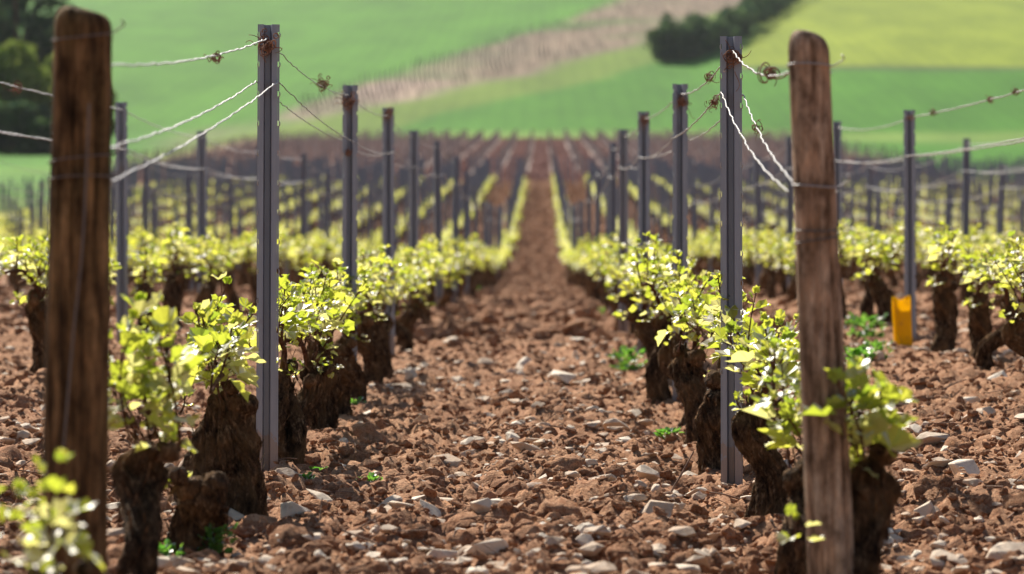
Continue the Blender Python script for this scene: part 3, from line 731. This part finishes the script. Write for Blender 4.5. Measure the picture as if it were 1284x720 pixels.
for d, r, i, xx, top in pi:
    z = float(H(np.array([xx]), np.array([d]))[0]); near = d < 18
    o = link('steel_post', ME_POST if near else ME_FAR); o.location = (xx, d, z + top - 1.10); o.rotation_euler = (rgv.gauss(0, .016), rgv.gauss(0, .012) * (.2 if abs(r) <= 2 and i < 4 else 1), rgv.gauss(.08, .14))
    if (r, i) in ((-1, 0), (1, 0)):
        o.rotation_euler = (0, .004 if r < 0 else -.002, .10 if r < 0 else -.12)
        zz = 1.07
        while zz > .28:
            for q in (0, 1):
                hk = link('hook', HK[q], o); hk.location = (0, 0, zz + .004)
            zz -= .07
    u = U0 + F * xx / d
    if 0 < u < 1284: seq[r] = seq.get(r, 0) + 1
    k = seq.get(r, 1)
    lab = {(-1, 0): 'sharp slate grey steel post with slotted edges left of the path', (1, 0): 'sharp slate grey steel post with slotted edges right of the path',
           (-1, 1): 'second steel post in the row left of the path', (1, 1): 'second steel post in the row right of the path'}.get((r, i))
    if not lab:
        lab = 'slate grey steel post, %s from the front in the %s' % (ORD[min(k, 20) - 1], rowname(r)) if 0 < u < 1284 else 'slate grey steel post at the picture edge in the %s' % rowname(r)
    tag(o, lab, 'post', 'steel posts along the vine rows')
ra, rb = post_profile(); lowring = np.array([(-.024, 0), (-.010, 0), (-.007, .02), (.003, .02), (.007, 0), (.022, 0)])
mb = MB()
for d, r, i, xx, top in plist[296:]:
    z = float(H(np.array([xx]), np.array([d]))[0]); lr = np.concatenate([lowring, (lowring + [0, .006])[::-1]]); n = len(lr); k = np.arange(n)
    V = np.concatenate([np.column_stack([lr + [xx, d], np.full(n, q)]) for q in (z - .1, z + top)])
    mb.add(V, np.stack([k, (k + 1) % n, n + (k + 1) % n, n + k], -1)); mb.add(V[n:], [(j, j + 1, n - 2 - j, n - 1 - j) for j in range(5)])
for yl in (104.6, 106.2, 108.4):
    xx = -13.0
    while xx < 17:
        xx += rgv.uniform(.28, .62)
        if abs(xx - PATHX) < .5: continue
        y = yl + rgv.gauss(0, .3); z = float(H(np.array([xx]), np.array([y]))[0]); lr = np.concatenate([lowring, (lowring + [0, .006])[::-1]]) * 1.2; n = len(lr); k = np.arange(n)
        V = np.concatenate([np.column_stack([lr + [xx, y], np.full(n, q)]) for q in (z - .1, z + 1.0 + rgv.gauss(0, .05))])
        mb.add(V, np.stack([k, (k + 1) % n, n + (k + 1) % n, n + k], -1)); mb.add(V[n:], [(j, j + 1, n - 2 - j, n - 1 - j) for j in range(5)])
for r in range(-12, 24):
    if r == 0: continue
    x = rowx(r)
    for y in list(np.arange(66, 86, 1.5)) + list(np.arange(86, 104, .7)):
        y += rgv.gauss(0, .2); xx = x + rgv.gauss(0, .02)
        if not -60 < U0 + F * xx / y < 1340: continue
        z = float(H(np.array([xx]), np.array([y]))[0]); V = np.concatenate([np.column_stack([lr + [xx, y], np.full(n, q)]) for q in (z - .1, z + 1.06 + rgv.gauss(0, .03))])
        mb.add(V, np.stack([k, (k + 1) % n, n + (k + 1) % n, n + k], -1)); mb.add(V[n:], [(j, j + 1, n - 2 - j, n - 1 - j) for j in range(5)])
tag(mb.build('steel_posts', M['steelfar'], smooth=False), 'far blurred steel posts crowding the rise', kind='stuff')
print('posts', len(plist), 'last individual at', pi[-1][0])

# ---------------------------------------------------------------- wooden end posts
def wood_post(base, top, r0, r1, mat, seed, label, dome=.03, pw_=.42):
    base = np.array(base); top = np.array(top); root = empty('wooden_post', base)
    m = MB(); n, R = 120, 90; th = np.arange(n) * 2 * math.pi / n; V = []
    L = np.linalg.norm(top - base)
    for i in range(R + 1):
        t = i / R
        zz = -.25 + (L + .25) * min(t, .9) / .9 * .955 if t < .9 else None
        if t < .9: f = t / .9; z = -.25 + (L + .25 - dome) * f; k = 1.0
        else: a = (t - .9) / .1 * math.pi / 2; z = L - dome + dome * math.sin(a); k = max(math.cos(a) ** pw_, .02)
        c = (top - base) * (z / L); r = (r0 + (r1 - r0) * max(z, 0) / L) * k
        crack = 0
        for q, (a0, z0_, z1_, dp) in enumerate(((4.35, .1, .8, .16), (5.2, .45, 1.2, .13), (4.9, -.3, .4, .12), (3.7, .2, .7, .12), (5.7, 0, .55, .12))):
            aa = a0 + seed * .11 + .10 * math.sin(z * 7 + q); wd = .07 * max(0, 1 - abs((z - (z0_ + z1_) / 2) / ((z1_ - z0_) / 2)) ** 2) + 1e-4
            crack = crack + dp * np.exp(-((th - aa + math.pi) % (2 * math.pi) - math.pi) ** 2 / wd ** 2) * (wd > .01)
        lump = 1 - crack + .05 * fbm(np.cos(th) * 1.2 + seed, np.sin(th) * 1.2, np.full(n, z * 2.5), seed, 3) - .05 * np.maximum(0, fbm(np.cos(th) * 5 + seed, np.sin(th) * 5, np.full(n, z * .7), seed + 3, 2)) * 2
        V.append(np.column_stack([c[0] + np.cos(th) * r * lump, c[1] + np.sin(th) * r * lump, np.full(n, c[2]) + (0 if t < .88 else .010 * (np.cos(th + seed) * k - .3) * (t - .88) / .12)]))
    V = np.concatenate(V); i = np.arange(R)[:, None] * n; kk = np.arange(n)
    m.add(V, np.stack([i + kk, i + (kk + 1) % n, i + n + (kk + 1) % n, i + n + kk], -1).reshape(-1, 4)); m.add(V[-n:], [tuple(range(n))])
    m.build('post_shaft', mat, root); tag(root, label, 'post'); return root, lambda z: (base + (top - base) * (z - base[2]) / (top[2] - base[2]), r0 + (r1 - r0) * (z - base[2]) / L)
def wrap(root, at, z, turns=2, mat='oldwire', tail=True, seed=0, pitch=.008):
    rg = np.random.default_rng(seed); c, r = at(z); c = c - np.array(root.location); m = MB()
    t = np.linspace(0, turns * 2 * math.pi, 40 * turns); rr = r + .002
    P = np.column_stack([c[0] + rr * np.cos(t), c[1] + rr * np.sin(t), c[2] + pitch * t / 6.28 + .004 * np.sin(t + seed)])
    if tail:
        e = P[-1]; P = np.concatenate([P, spline([e, e + [.010, -.008, .006], e + [.018, -.01, .012], e + [.014, -.014, .018]], 14)[1:]])
    tube(m, P, .0012, 6); m.build('wire_wrap', M[mat], root)
DL, DR = 4.35, 4.86
lt = px2w(104, 9, DL); lb = px2w(92, 720, DL); z0 = gz(lb[0], DL); k = (z0 - lb[2]) / (lt[2] - lb[2])
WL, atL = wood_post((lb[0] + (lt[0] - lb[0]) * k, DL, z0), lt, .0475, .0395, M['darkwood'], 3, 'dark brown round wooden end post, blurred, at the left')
rt = px2w(1013, 38, DR); rbm = px2w(1043, 720, DR); z0 = gz(rbm[0], DR); k = (z0 - rbm[2]) / (rt[2] - rbm[2])
WR, atR = wood_post((rbm[0] + (rt[0] - rbm[0]) * k, DR, z0), rt, .0375, .0325, M['greywood'], 9, 'grey-brown weathered wooden end post leaning left, at the right', .035, .55)
zat = lambda v, d: EYE + (V0 - v) / F * d
for v, t, mt, sd in ((52, 1, 'oldwire', 1), (205, 1, 'oldwire', 2), (230, 1, 'oldwire', 3)): wrap(WL, atL, zat(v, DL), t, mt, True, sd)
for v, t, mt, sd in ((88, 1, 'zinc', 4), (238, 1, 'zinc', 5), (292, 1, 'oldwire', 6), (306, 1, 'oldwire', 8), (470, 2, 'oldwire', 7)): wrap(WR, atR, zat(v, DR), t, mt, v < 300, sd)
# loose dark wire: slanting down the face of the right post, and hanging down the left post
m = MB(); a = np.array(px2w(985, 92, DR - .04)); b = np.array(px2w(1040, 132, DR - .045)); tube(m, spline([a, (a + b) / 2 + [0, -.006, -.002], b, b + [.004, .03, -.02]], 20), .0024, 6)
m.build('slanting_wire', M['oldwire'], None).parent = WR; WRo = WR.children[-1]; WRo.data.transform(__import__('mathutils').Matrix.Translation(-Vector(WR.location)))
m = MB(); P = [np.array(px2w(u, v, DL - .05)) - np.array(WL.location) for u, v in ((112, 130), (104, 300), (92, 420), (80, 560))]; tube(m, spline(P, 24), .0016, 5); m.build('hanging_wire', M['oldwire'], WL)

# ---------------------------------------------------------------- trellis wires
def wire(pts, sag, rad_, twist, name, label, mat, group, sides=6):
    P = []
    for a, b in zip(pts[:-1], pts[1:]):
        a, b = np.array(a), np.array(b); L = np.linalg.norm(b - a); n = max(int(L / (.006 if twist and a[1] < 12 else .012 if twist and a[1] < 20 else .05 if twist else .15)), 4); t = np.linspace(0, 1, n, endpoint=False)
        s = sag if np.isscalar(sag) else rgv.uniform(*sag)
        q = a + (b - a) * t[:, None]; q[:, 2] -= 4 * s * t * (1 - t) ; P.append(q)
    P.append(np.array([pts[-1]])); P = np.concatenate(P); m = MB()
    if twist:
        y = P[:, 1]; ph = y / .042 * 2 * math.pi; wob = .0015
        P = P + np.column_stack([wob * vnoise(y * 16, y * 0 + 3), y * 0, wob * vnoise(y * 18, y * 0 + 7)])
        for s in (0, math.pi):
            tube(m, P + rad_ * .95 * np.column_stack([np.cos(ph + s), y * 0, np.sin(ph + s)]), rad_, 5)
    else: tube(m, P, rad_, sides)
    o = m.build(name, M[mat]); return tag(o, label, 'wire', group)
post_by = {}; WIRES = {}
for d, r, i, xx, top in plist: post_by.setdefault(r, []).append((d, xx, top + float(H(np.array([xx]), np.array([d]))[0])))
def row_wires(r, dmax, near_pts):
    ps = sorted(p for p in post_by.get(r, []) if p[0] < dmax)
    if len(ps) < 2: return
    nm = rowname(r); tw_ = abs(r) <= 2
    for key, lab in (('top', 'upper trellis wire near the post tops along the %s'), ('in', 'lower trellis wire on the near-path side of the %s'), ('out', 'lower trellis wire on the outer side of the %s')):
        dx = {'top': 0, 'in': -.026 if r > 0 else .026, 'out': .026 if r > 0 else -.026}[key]
        sh = {'top': 'upper wire', 'in': 'path-side lower wire', 'out': 'outer lower wire'}[key]
        pts = list(near_pts.get(key, []))
        for q, (d, xx, zt) in enumerate(ps):
            drop = .034 if key == 'top' else ((.135, .19)[q] if abs(r) == 1 and q < 2 else .20) + rgv.gauss(0, .004)
            pts.append((xx + dx, d - (.005 if key == 'top' else .0), zt - drop))
        WIRES[(r, key)] = pts
        if abs(r) == 2: wire(pts, (.015, .03), .0014, True, 'trellis_wire', '%s along the %s' % (sh, nm), 'zinc', 'trellis wires')
        elif tw_:
            cut = next((q for q, p in enumerate(pts) if p[1] > 15), len(pts) - 1)
            if r == -1:
                wire(pts[:2], (.012, .02), .00100, True, 'trellis_wire', lab[:2] and 'twisted %s from the dark wooden post to the sharp left post' % sh, 'zinc', 'trellis wires')
                wire(pts[1:cut + 1], (.012, .03), .0008, True, 'trellis_wire', 'thin dark %s beyond the sharp left steel post' % sh, 'oldwire', 'trellis wires')
            else: wire(pts[:cut + 1], (.012, .03), .00100, True, 'trellis_wire', 'near twisted part of the %s, %s' % (sh, nm), 'zinc', 'trellis wires')
            wire(pts[cut:], (.02, .04), .002, False, 'trellis_wire', 'far blurred part of the %s, %s' % (sh, nm), 'zinc', 'trellis wires', 5)
        else: wire(pts, (.02, .04), .002, False, 'trellis_wire', '%s along the %s' % (sh, nm), 'zinc', 'trellis wires', 5)
row_wires(-1, 60, {'top': [px2w(128, 82, DL)], 'in': [px2w(140, 228, DL)], 'out': [px2w(136, 186, DL)]})
row_wires(1, 60, {'top': [px2w(992, 90, DR)], 'in': [px2w(988, 240, DR)], 'out': [px2w(994, 228, DR)]})
for n in (2, 3, 4, 5, 6):
    for r in (-n, n): row_wires(r, 50, {})

# ---------------------------------------------------------------- dead tendrils on wires and posts
def tendril_mesh(seed, n, spread, L, knot):
    rg = np.random.default_rng(seed); m = MB()
    for i in range(knot):                                   # tight windings round the wire
        t = np.linspace(0, 6.28 * rg.uniform(1, 2.2), 24); r = rg.uniform(.004, .010); ph = rg.uniform(0, 6)
        o = rg.normal(0, spread * .3, 3)
        tube(m, np.column_stack([r * np.cos(t + ph), .004 * t * rg.normal(), r * np.sin(t + ph) * rg.uniform(.6, 1.6)]) + o, .0011, 4)
    for i in range(n):
        p = rg.normal(0, spread * .5, 3); d = np.array([rg.normal(), rg.normal(), rg.normal(-.5, .8)]); d /= np.linalg.norm(d); P = [p]; l = L * rg.uniform(.4, 1.2); bend = rg.normal(0, 1, 3)
        for j in range(14):
            d = d + np.cross(bend, d) * .22 + rg.normal(0, .05, 3); d /= np.linalg.norm(d); P.append(P[-1] + d * l / 14)
        tube(m, spline(P, 30), np.linspace(.0013, .0006, 30), 4)
    return m.mesh('dried_tendril', M['tendril'])
TK = [tendril_mesh(500 + i, 16, .024, .06, 16) for i in range(6)]; TS = [tendril_mesh(520 + i, 4, .008, .045, 4) for i in range(4)]
def tendril(u, v, d, big, label, sc=1.0, on=None):
    loc = px2w(u, v, d) if d else None
    if on:                                                   # hang it on that wire
        best = None
        for a, b in zip(WIRES[on][:-1], WIRES[on][1:]):
            for t in np.linspace(0, 1, 60):
                p = np.array(a) * (1 - t) + np.array(b) * t; p[2] -= 4 * .022 * t * (1 - t); e = abs(U0 + F * p[0] / p[1] - u)
                if p[1] > 3 and (best is None or e < best[0]): best = (e, p)
        loc = best[1]
    o = link('dried_tendril', rgv.choice(TK if big else TS)); o.location = loc; o.scale = (sc, sc * .8, sc * 1.1); o.rotation_euler = (0, rgv.uniform(-.6, .6), rgv.uniform(-.4, .4) + (math.pi if rgv.random() < .5 else 0))
    tag(o, label, 'tendril', 'dead tendrils on the trellis')
D1, D2, D3 = POST0 - .022, POST0 + POSTD - .022, POST0 + 2 * POSTD - .022
tendril(336, 58, D1, True, 'brown curled tendril bundle on top of the sharp left post')
tendril(405, 0, 0, True, 'brown tendril bundle hanging on the wire right of the sharp left post', .8, (-1, 'top'))
tendril(270, 0, 0, False, 'small dark tendril hanging on the wire left of the sharp left post', 1, (-1, 'top'))
tendril(438, 128, D2, True, 'tendril bundle at the top of the second post left of the path')
tendril(437, 192, D2, False, 'small tendrils halfway down the second post left of the path')
tendril(487, 142, D3, True, 'blurred tendrils at the top of the third post left of the path', .9)
tendril(921, 72, D1, True, 'brown curled tendril bundle on top of the sharp right post')
tendril(962, 0, 0, False, 'twisted tendril on the wire between right steel and wooden posts', 1.2, (1, 'top'))
tendril(890, 0, 0, False, 'thin tendril hanging on the wire left of the sharp right post', 1, (1, 'top'))
tendril(896, 0, 0, True, 'green-brown tendril on the lower wire left of the sharp right post', .6, (1, 'in'))
tendril(855, 128, D2, True, 'tendril bundle at the top of the second post right of the path', .9)
tendril(948, 0, 0, False, 'small tendril knot on the lower wire right of the sharp right post', .8, (1, 'out'))
tendril(808, 150, D3, True, 'blurred tendrils at the top of the third post right of the path', .85)
tendril(1172, 0, 0, False, 'tendril on the upper wire just right of the outer right post', 1.2, (2, 'top'))
tendril(1240, 0, 0, False, 'ring shaped dead tendril dangling from the far right upper wire', 1.15, (2, 'top'))
tendril(1274, 0, 0, False, 'dead tendril on the upper wire at the right picture edge', 1.0, (2, 'top'))
tendril(22, 0, 0, False, 'dead tendril on the upper wire left of the dark wooden post', 1.4, (-2, 'top'))
tendril(1142, 148, POST0 + 2 * POSTD - .02, False, 'small tendrils tied at the outer right post top', 1.2)

# ---------------------------------------------------------------- weeds, twigs, vine guards
def weed_mesh(seed, n, L, w, h):
    rg = np.random.default_rng(seed); m = MB()
    for i in range(n):
        a = rg.uniform(0, 6.28); el = rg.uniform(.15, 1.2); l = L * rg.uniform(.5, 1.1); f = np.array([math.cos(a) * math.cos(el), math.sin(a) * math.cos(el), math.sin(el)])
        p = np.array([math.cos(a), math.sin(a), 0]) * rg.uniform(0, w) + [0, 0, rg.uniform(0, h)]
        v, fc = leaf_geo(rg, rg.uniform() < .6); m.add(v * l @ frame(f, np.array([0, 0, 1]) + rg.normal(0, .25, 3)).T + p, fc)
    st = MB()
    for i in range(6):
        a = rg.uniform(0, 6.28); tube(st, np.array([(0, 0, -.01), (math.cos(a) * w * .5, math.sin(a) * w * .5, h * .5), (math.cos(a) * w * .8, math.sin(a) * w * .8, h)]), .0012, 4)
    return m, st
WD = [weed_mesh(600, 16, .022, .02, .012), weed_mesh(601, 26, .026, .03, .02), weed_mesh(602, 70, .042, .075, .085)]
WD = [(a.mesh('foliage', M['weed'], False), b.mesh('stem', M['weed'])) for a, b in WD]
def weed(u, v, k, sc, label):
    X, d = ghit(u, v); o = empty('weed', (X, d, gz(X, d))); o.rotation_euler = (0, 0, rgv.uniform(0, 6)); o.scale = (sc, sc, sc)
    link('foliage', WD[k][0], o); link('stem', WD[k][1], o); tag(o, label, 'weed', 'small green weeds in the soil')
weed(788, 458, 2, 1.05, 'bright green leafy weed clump beside the right row')
weed(838, 546, 1, 1.2, 'light green low weed in front of the second right post')
weed(405, 588, 1, 1.1, 'dark green weed seedling right of the sharp left steel post')
weed(463, 606, 0, 1.3, 'tiny light green seedling on the path right of the pale stone')
weed(384, 612, 0, .9, 'tiny seedling beside the pale stone near left steel post')
weed(446, 512, 0, 1.5, 'faint seedling beside the left row past the second vine')
weed(265, 705, 2, .55, 'tall green weed tuft at the bottom between the left stumps')
weed(205, 718, 2, .5, 'green weed tuft at the bottom beside the dark wooden post')
weed(1098, 452, 2, .75, 'grassy green weed left of the yellow vine guard')
weed(1085, 425, 2, 1.1, 'tall weed tuft behind the grey wooden post')
weed(1075, 470, 1, 2.0, 'low weed beside the wooden post on the right')
weed(590, 372, 1, 2.6, 'yellowish blurred weed at the shaded edge of left row')
weed(726, 362, 1, 2.2, 'small blurred weed at the foot of the right row')
weed(760, 392, 1, 1.6, 'pale blurred weed near the right row beyond the green clump')
weed(1152, 476, 0, 1.8, 'yellow green seedling on soil near the yellow guard')
def twig(u0, v0, u1, v1, r, label, lift=.0):
    X0, d0 = ghit(u0, v0); a = np.array([X0, d0, gz(X0, d0) + .004]); b = np.array(px2w(u1, v1, d0 + .02)); m = MB(); mid_ = (a + b) / 2 + [.004, 0, .005]
    a -= (b - a) * .1
    tube(m, spline([a, mid_, b], 12) - a, np.linspace(r, r * .6, 12), 6); o = m.build('dry_twig', M['twig']); o.location = a; tag(o, label, 'twig', 'dry twigs on the soil')
twig(838, 622, 870, 566, .0028, 'dark dry twig leaning left of the sharp right post')
twig(722, 588, 737, 560, .0026, 'short dark twig standing in the path right of centre')
twig(706, 652, 722, 628, .003, 'short broken cane by the bright white stone')
twig(668, 640, 702, 636, .003, 'pale twig lying below the rounded brown stone')
twig(627, 684, 646, 672, .0045, 'pale cane stub lying in the near path centre')
twig(650, 676, 692, 680, .003, 'thin twig lying flat in the near path')
twig(770, 600, 800, 588, .0025, 'thin tan twig on the right of the path')
twig(1185, 498, 1212, 476, .003, 'pale twig lying in the soil right of the outer post')
twig(488, 472, 512, 462, .003, 'pale twig at the foot of the left row')
def guard(u, v, h, w, label):
    X, d = ghit(u, v); z = gz(X, d); o = empty('vine_guard', (X, d, z)); o.rotation_euler = (0, rad(-3), .35); m = MB()
    # folded sleeve: a thin-walled, flattened square tube with pinked (toothed) seam edges
    th = np.linspace(0, 2 * math.pi, 41)[:-1]; sq = np.column_stack([np.sign(np.cos(th)) * np.abs(np.cos(th)) ** .45 * w * .5, np.sign(np.sin(th)) * np.abs(np.sin(th)) ** .45 * w * .4]); n = len(sq); V = []
    for s, z_ in ((1, -.02), (1, h), (.95, h), (.95, -.02)): V.append(np.column_stack([sq * s, np.full(n, z_) + (.008 * np.cos(th * 2) if z_ > 0 else 0)]))
    V = np.concatenate(V); kk = np.arange(n)
    for i in range(3): m.add(V[i * n:(i + 2) * n], np.stack([kk, (kk + 1) % n, n + (kk + 1) % n, n + kk], -1))
    m.build('sleeve', M['yellow'], o, smooth=False); m2 = MB(); zz = 0
    while zz < h - .012:
        box(m2, -w * .5 - .010, -w * .5 + .002, -.0015, .0015, zz, zz + .007); zz += .012
    m2.build('toothed_seam', M['yellow'], o, smooth=False); tag(o, label, 'vine guard')
guard(1133, 432, .21, .07, 'yellow plastic vine guard sleeve beside the outer right steel post')
guard(479, 425, .12, .035, 'small orange-yellow sleeve among the vines left of the path')

# ---------------------------------------------------------------- bare vineyards farther off
def stakes(name, label, pts, h, w, mat):
    mb = MB(); pts = np.array(pts); Z = H(pts[:, 0], pts[:, 1]); q = np.array([(-1, -1), (1, -1), (1, 1), (-1, 1)]) * w / 2
    for (x, y), z in zip(pts, Z):
        hh = h * rgv.uniform(.85, 1.1); V = [(x + a, y + b, z - .1) for a, b in q] + [(x + a * .9 + rgv.gauss(0, .02), y + b * .9, z + hh) for a, b in q]
        mb.add(V, np.array([(0, 1, 5, 4), (1, 2, 6, 5), (2, 3, 7, 6), (3, 0, 4, 7), (4, 5, 6, 7)]))
    return tag(mb.build(name, mat, smooth=False), label, kind='stuff')
pts = []
for j in range(-16, 15):
    x = PATHX + RS * (j + .5); y = 119 + rgv.uniform(0, 1)
    while y < 209: pts.append((x + rgv.gauss(0, .03), y)); y += 1.9
stakes('vineyard_stakes', 'rows of pale bare stakes in the farther vineyard', pts, .7, .06, M['stake'])
pts = []
for i in range(1100):
    u = rgv.uniform(380, 925); 
    up = np.interp(u, [380, 420, 520, 620, 700, 770, 930], [132, 118, 84, 55, 27, 0, -60]); lo = np.interp(u, [380, 540, 660, 760, 840, 930], [152, 120, 94, 68, 44, 8])
    X_, d_ = ghit(u, rgv.uniform(max(up, -8), lo)); X_ = round((X_ - d_ * .35) / 2.2) * 2.2 + d_ * .35; pts.append((X_, d_))
stakes('vineyard_stakes', 'grey stakes of the bare vineyard on the hillside', pts, .75, .06, M['stake'])

# ---------------------------------------------------------------- hedge and trees on the hillside
def leaf_cloud(mb, c, r, n, size, rg, hollow=.55):
    d = rg.normal(size=(n, 3)); d /= np.linalg.norm(d, axis=1)[:, None]; k = rg.uniform(hollow, 1, n) ** .6
    p = np.asarray(c) + d * k[:, None] * np.asarray(r)
    R = rot_rand(rg, n); s = size * rg.uniform(.5, 1.3, n)
    q = np.array([(-.5, -.35, 0), (.1, -.5, .12), (.6, 0, 0), (.1, .5, .12), (-.5, .3, -.05)])
    V = np.einsum('nij,vj->nvi', R, q) * s[:, None, None] + p[:, None, :]
    mb.add(V.reshape(-1, 3), (np.arange(5)[None] + (np.arange(n) * 5)[:, None]))
rgt = np.random.default_rng(77)
def tree(u, vb, h, w, mat, label, name='tree', trunkh=.3, n=1500, dd=None):
    X, d = ghit(u, vb) if dd is None else ((u - U0) / F * dd, dd)
    z = float(H(np.array([X]), np.array([d]))[0]); o = empty(name, (X, d, z)); m = MB()
    P = spline([(0, 0, -.2), (rgt.normal(0, .1), 0, h * trunkh), (rgt.normal(0, .25), 0, h * .75)], 10); tube(m, P, np.linspace(h * .03, h * .008, 10), 8)
    for i in range(7):
        a = rgt.uniform(0, 6.28); b = P[int(rgt.integers(2, 8))]; e = b + np.array([math.cos(a) * w * .38, math.sin(a) * w * .38, h * rgt.uniform(.1, .3)]); tube(m, spline([b, (b + e) / 2 + [0, 0, .1], e], 6), np.linspace(h * .010, h * .003, 6), 5)
    m.build('trunk', M['bark'], o); c = MB()
    for i in range(22):
        a = rgt.uniform(0, 6.28); rr = rgt.uniform(0, 1) ** .5 * w * .36; zz = h * (trunkh * .7 + (1 - trunkh * .7) * rgt.uniform(.08, .9)); sz = w * rgt.uniform(.14, .24)
        leaf_cloud(c, (math.cos(a) * rr, math.sin(a) * rr, min(zz, h - sz * .6)), (sz, sz, sz * .8), n // 6, .32, rgt)
    c.build('crown', M[mat], o, smooth=False); return tag(o, label, 'tree' if name == 'tree' else 'shrub')
tree(22, 100, 11.5, 7.5, 'treedark', 'dark green tree rising behind the shrubs at upper left', dd=178, trunkh=.15, n=2600)
tree(-75, 190, 9, 8, 'treedark', 'dark tree at the extreme upper left edge', dd=176, trunkh=.15, n=2000)
tree(28, 190, 5.6, 6.0, 'treelight', 'yellow-green feathery shrub below the dark tree at left', 'shrub', dd=166, trunkh=.05, n=2400)
tree(104, 190, 5.0, 4.0, 'treelight', 'yellow-green shrub half hidden behind the dark wooden post', 'shrub', dd=168, trunkh=.05, n=1600)
tree(14, 188, 2.7, 4.4, 'treedark', 'low dark green bush in front of the yellow-green shrub', 'shrub', dd=161, trunkh=.03, n=2400)
tree(58, 190, 1.7, 3.2, 'treemid', 'small mid-green bush beside the dark wooden post', 'shrub', dd=160, trunkh=.03, n=1200)
tree(-60, 188, 3.4, 5.0, 'treemid', 'green bush at the left edge under the dark tree', 'shrub', dd=162, trunkh=.03, n=1600)
# hedge running up the slope
hd = empty('hedge', (0, 0, 0)); m = MB(); ms = MB()
pts = [ghit(u, v) for u, v in ((832, 80), (862, 74), (893, 62), (925, 46), (958, 26), (990, 4), (1030, -24), (1070, -50))]
P = spline([(x, y, 0) for x, y in pts], 44); X0, Y0 = P[0][:2]
z00 = float(H(np.array([X0]), np.array([Y0]))[0]); hd.location = (X0, Y0, z00)
for i, p in enumerate(P):
    z = float(H(np.array([p[0]]), np.array([p[1]]))[0]) - z00
    hh = 2.6 + .8 * math.sin(i * .9) * rgt.uniform(.2, 1) + rgt.uniform(-.5, .6)
    for j in range(3):
        leaf_cloud(m, (p[0] - X0 + rgt.normal(0, .4), p[1] - Y0 + rgt.normal(0, .6), z + hh * (.3 + .3 * j)), (rgt.uniform(.8, 1.6), rgt.uniform(.9, 1.8), hh * rgt.uniform(.22, .36)), 120, .42, rgt, .3)
    tube(ms, np.array([(p[0] - X0, p[1] - Y0, z - .2), (p[0] - X0, p[1] - Y0, z + 1.2)]), .06, 5)
m.build('foliage', M['treedark'], hd, smooth=False); ms.build('stem', M['bark'], hd)
tag(hd, 'dark green hedge running diagonally up the hillside beside the yellowish field', 'hedge')

# ---------------------------------------------------------------- the air
hm = bpy.data.materials.new('pale air'); hm.use_nodes = True; ht = hm.node_tree; ht.nodes.clear()
ho = ht.nodes.new('ShaderNodeOutputMaterial'); hv = ht.nodes.new('ShaderNodeVolumePrincipled'); hv.inputs['Color'].default_value = (.88, .92, 1, 1); hv.inputs['Density'].default_value = HAZE; hv.inputs['Anisotropy'].default_value = .3
ht.links.new(hv.outputs[0], ho.inputs['Volume'])
mb = MB(); box(mb, -345, 345, -95, 640, -3, 62); tag(mb.build('haze', hm, smooth=False), 'thin bluish air over the fields', kind='stuff')
# ---------------------------------------------------------------- light, sky, camera
SUN_AZ, SUN_EL = rad(-25), rad(41)       # behind the rows, from the left
w = bpy.data.worlds.new('World'); S.world = w; w.use_nodes = True; nt = w.node_tree; nt.nodes.clear()
sky = nt.nodes.new('ShaderNodeTexSky'); sky.sky_type = 'NISHITA'; sky.sun_disc = False; sky.sun_elevation = SUN_EL; sky.sun_rotation = SUN_AZ
bg = nt.nodes.new('ShaderNodeBackground'); bg.inputs[1].default_value = .056; ow = nt.nodes.new('ShaderNodeOutputWorld')
nt.links.new(sky.outputs[0], bg.inputs[0]); nt.links.new(bg.outputs[0], ow.inputs[0])
ld = bpy.data.lights.new('sun', 'SUN'); ld.energy = 4.9; ld.angle = rad(.53); ld.color = (1, .92, .79); lo_ = bpy.data.objects.new('sun', ld); COL.objects.link(lo_)
to = Vector((math.sin(SUN_AZ) * math.cos(SUN_EL), math.cos(SUN_AZ) * math.cos(SUN_EL), math.sin(SUN_EL))); lo_.rotation_euler = (-to).to_track_quat('-Z', 'Y').to_euler(); lo_.location = (-20, 30, 30)
cd = bpy.data.cameras.new('camera'); cam = bpy.data.objects.new('camera', cd); COL.objects.link(cam); S.camera = cam
cam.location = (0, 0, EYE); cam.rotation_euler = (math.pi / 2, 0, 0); cd.sensor_width = 36; cd.lens = F / 1284 * 36
cd.shift_x = -(U0 - 642) / 1284; cd.shift_y = -(360 - V0) / 1284; cd.clip_start = .05; cd.clip_end = 3000
cd.dof.use_dof = True; cd.dof.focus_distance = 7.3; cd.dof.aperture_fstop = 5.4; cd.dof.aperture_blades = 0
S.view_settings.view_transform = 'Standard'; S.view_settings.look = 'None'; S.view_settings.exposure = .86; S.view_settings.gamma = 1; S.view_settings.use_curve_mapping = False
S.cycles.use_denoising = True; S.cycles.max_bounces = 6; S.cycles.diffuse_bounces = 3; S.cycles.glossy_bounces = 2; S.cycles.transmission_bounces = 3; S.cycles.caustics_reflective = False; S.cycles.caustics_refractive = False
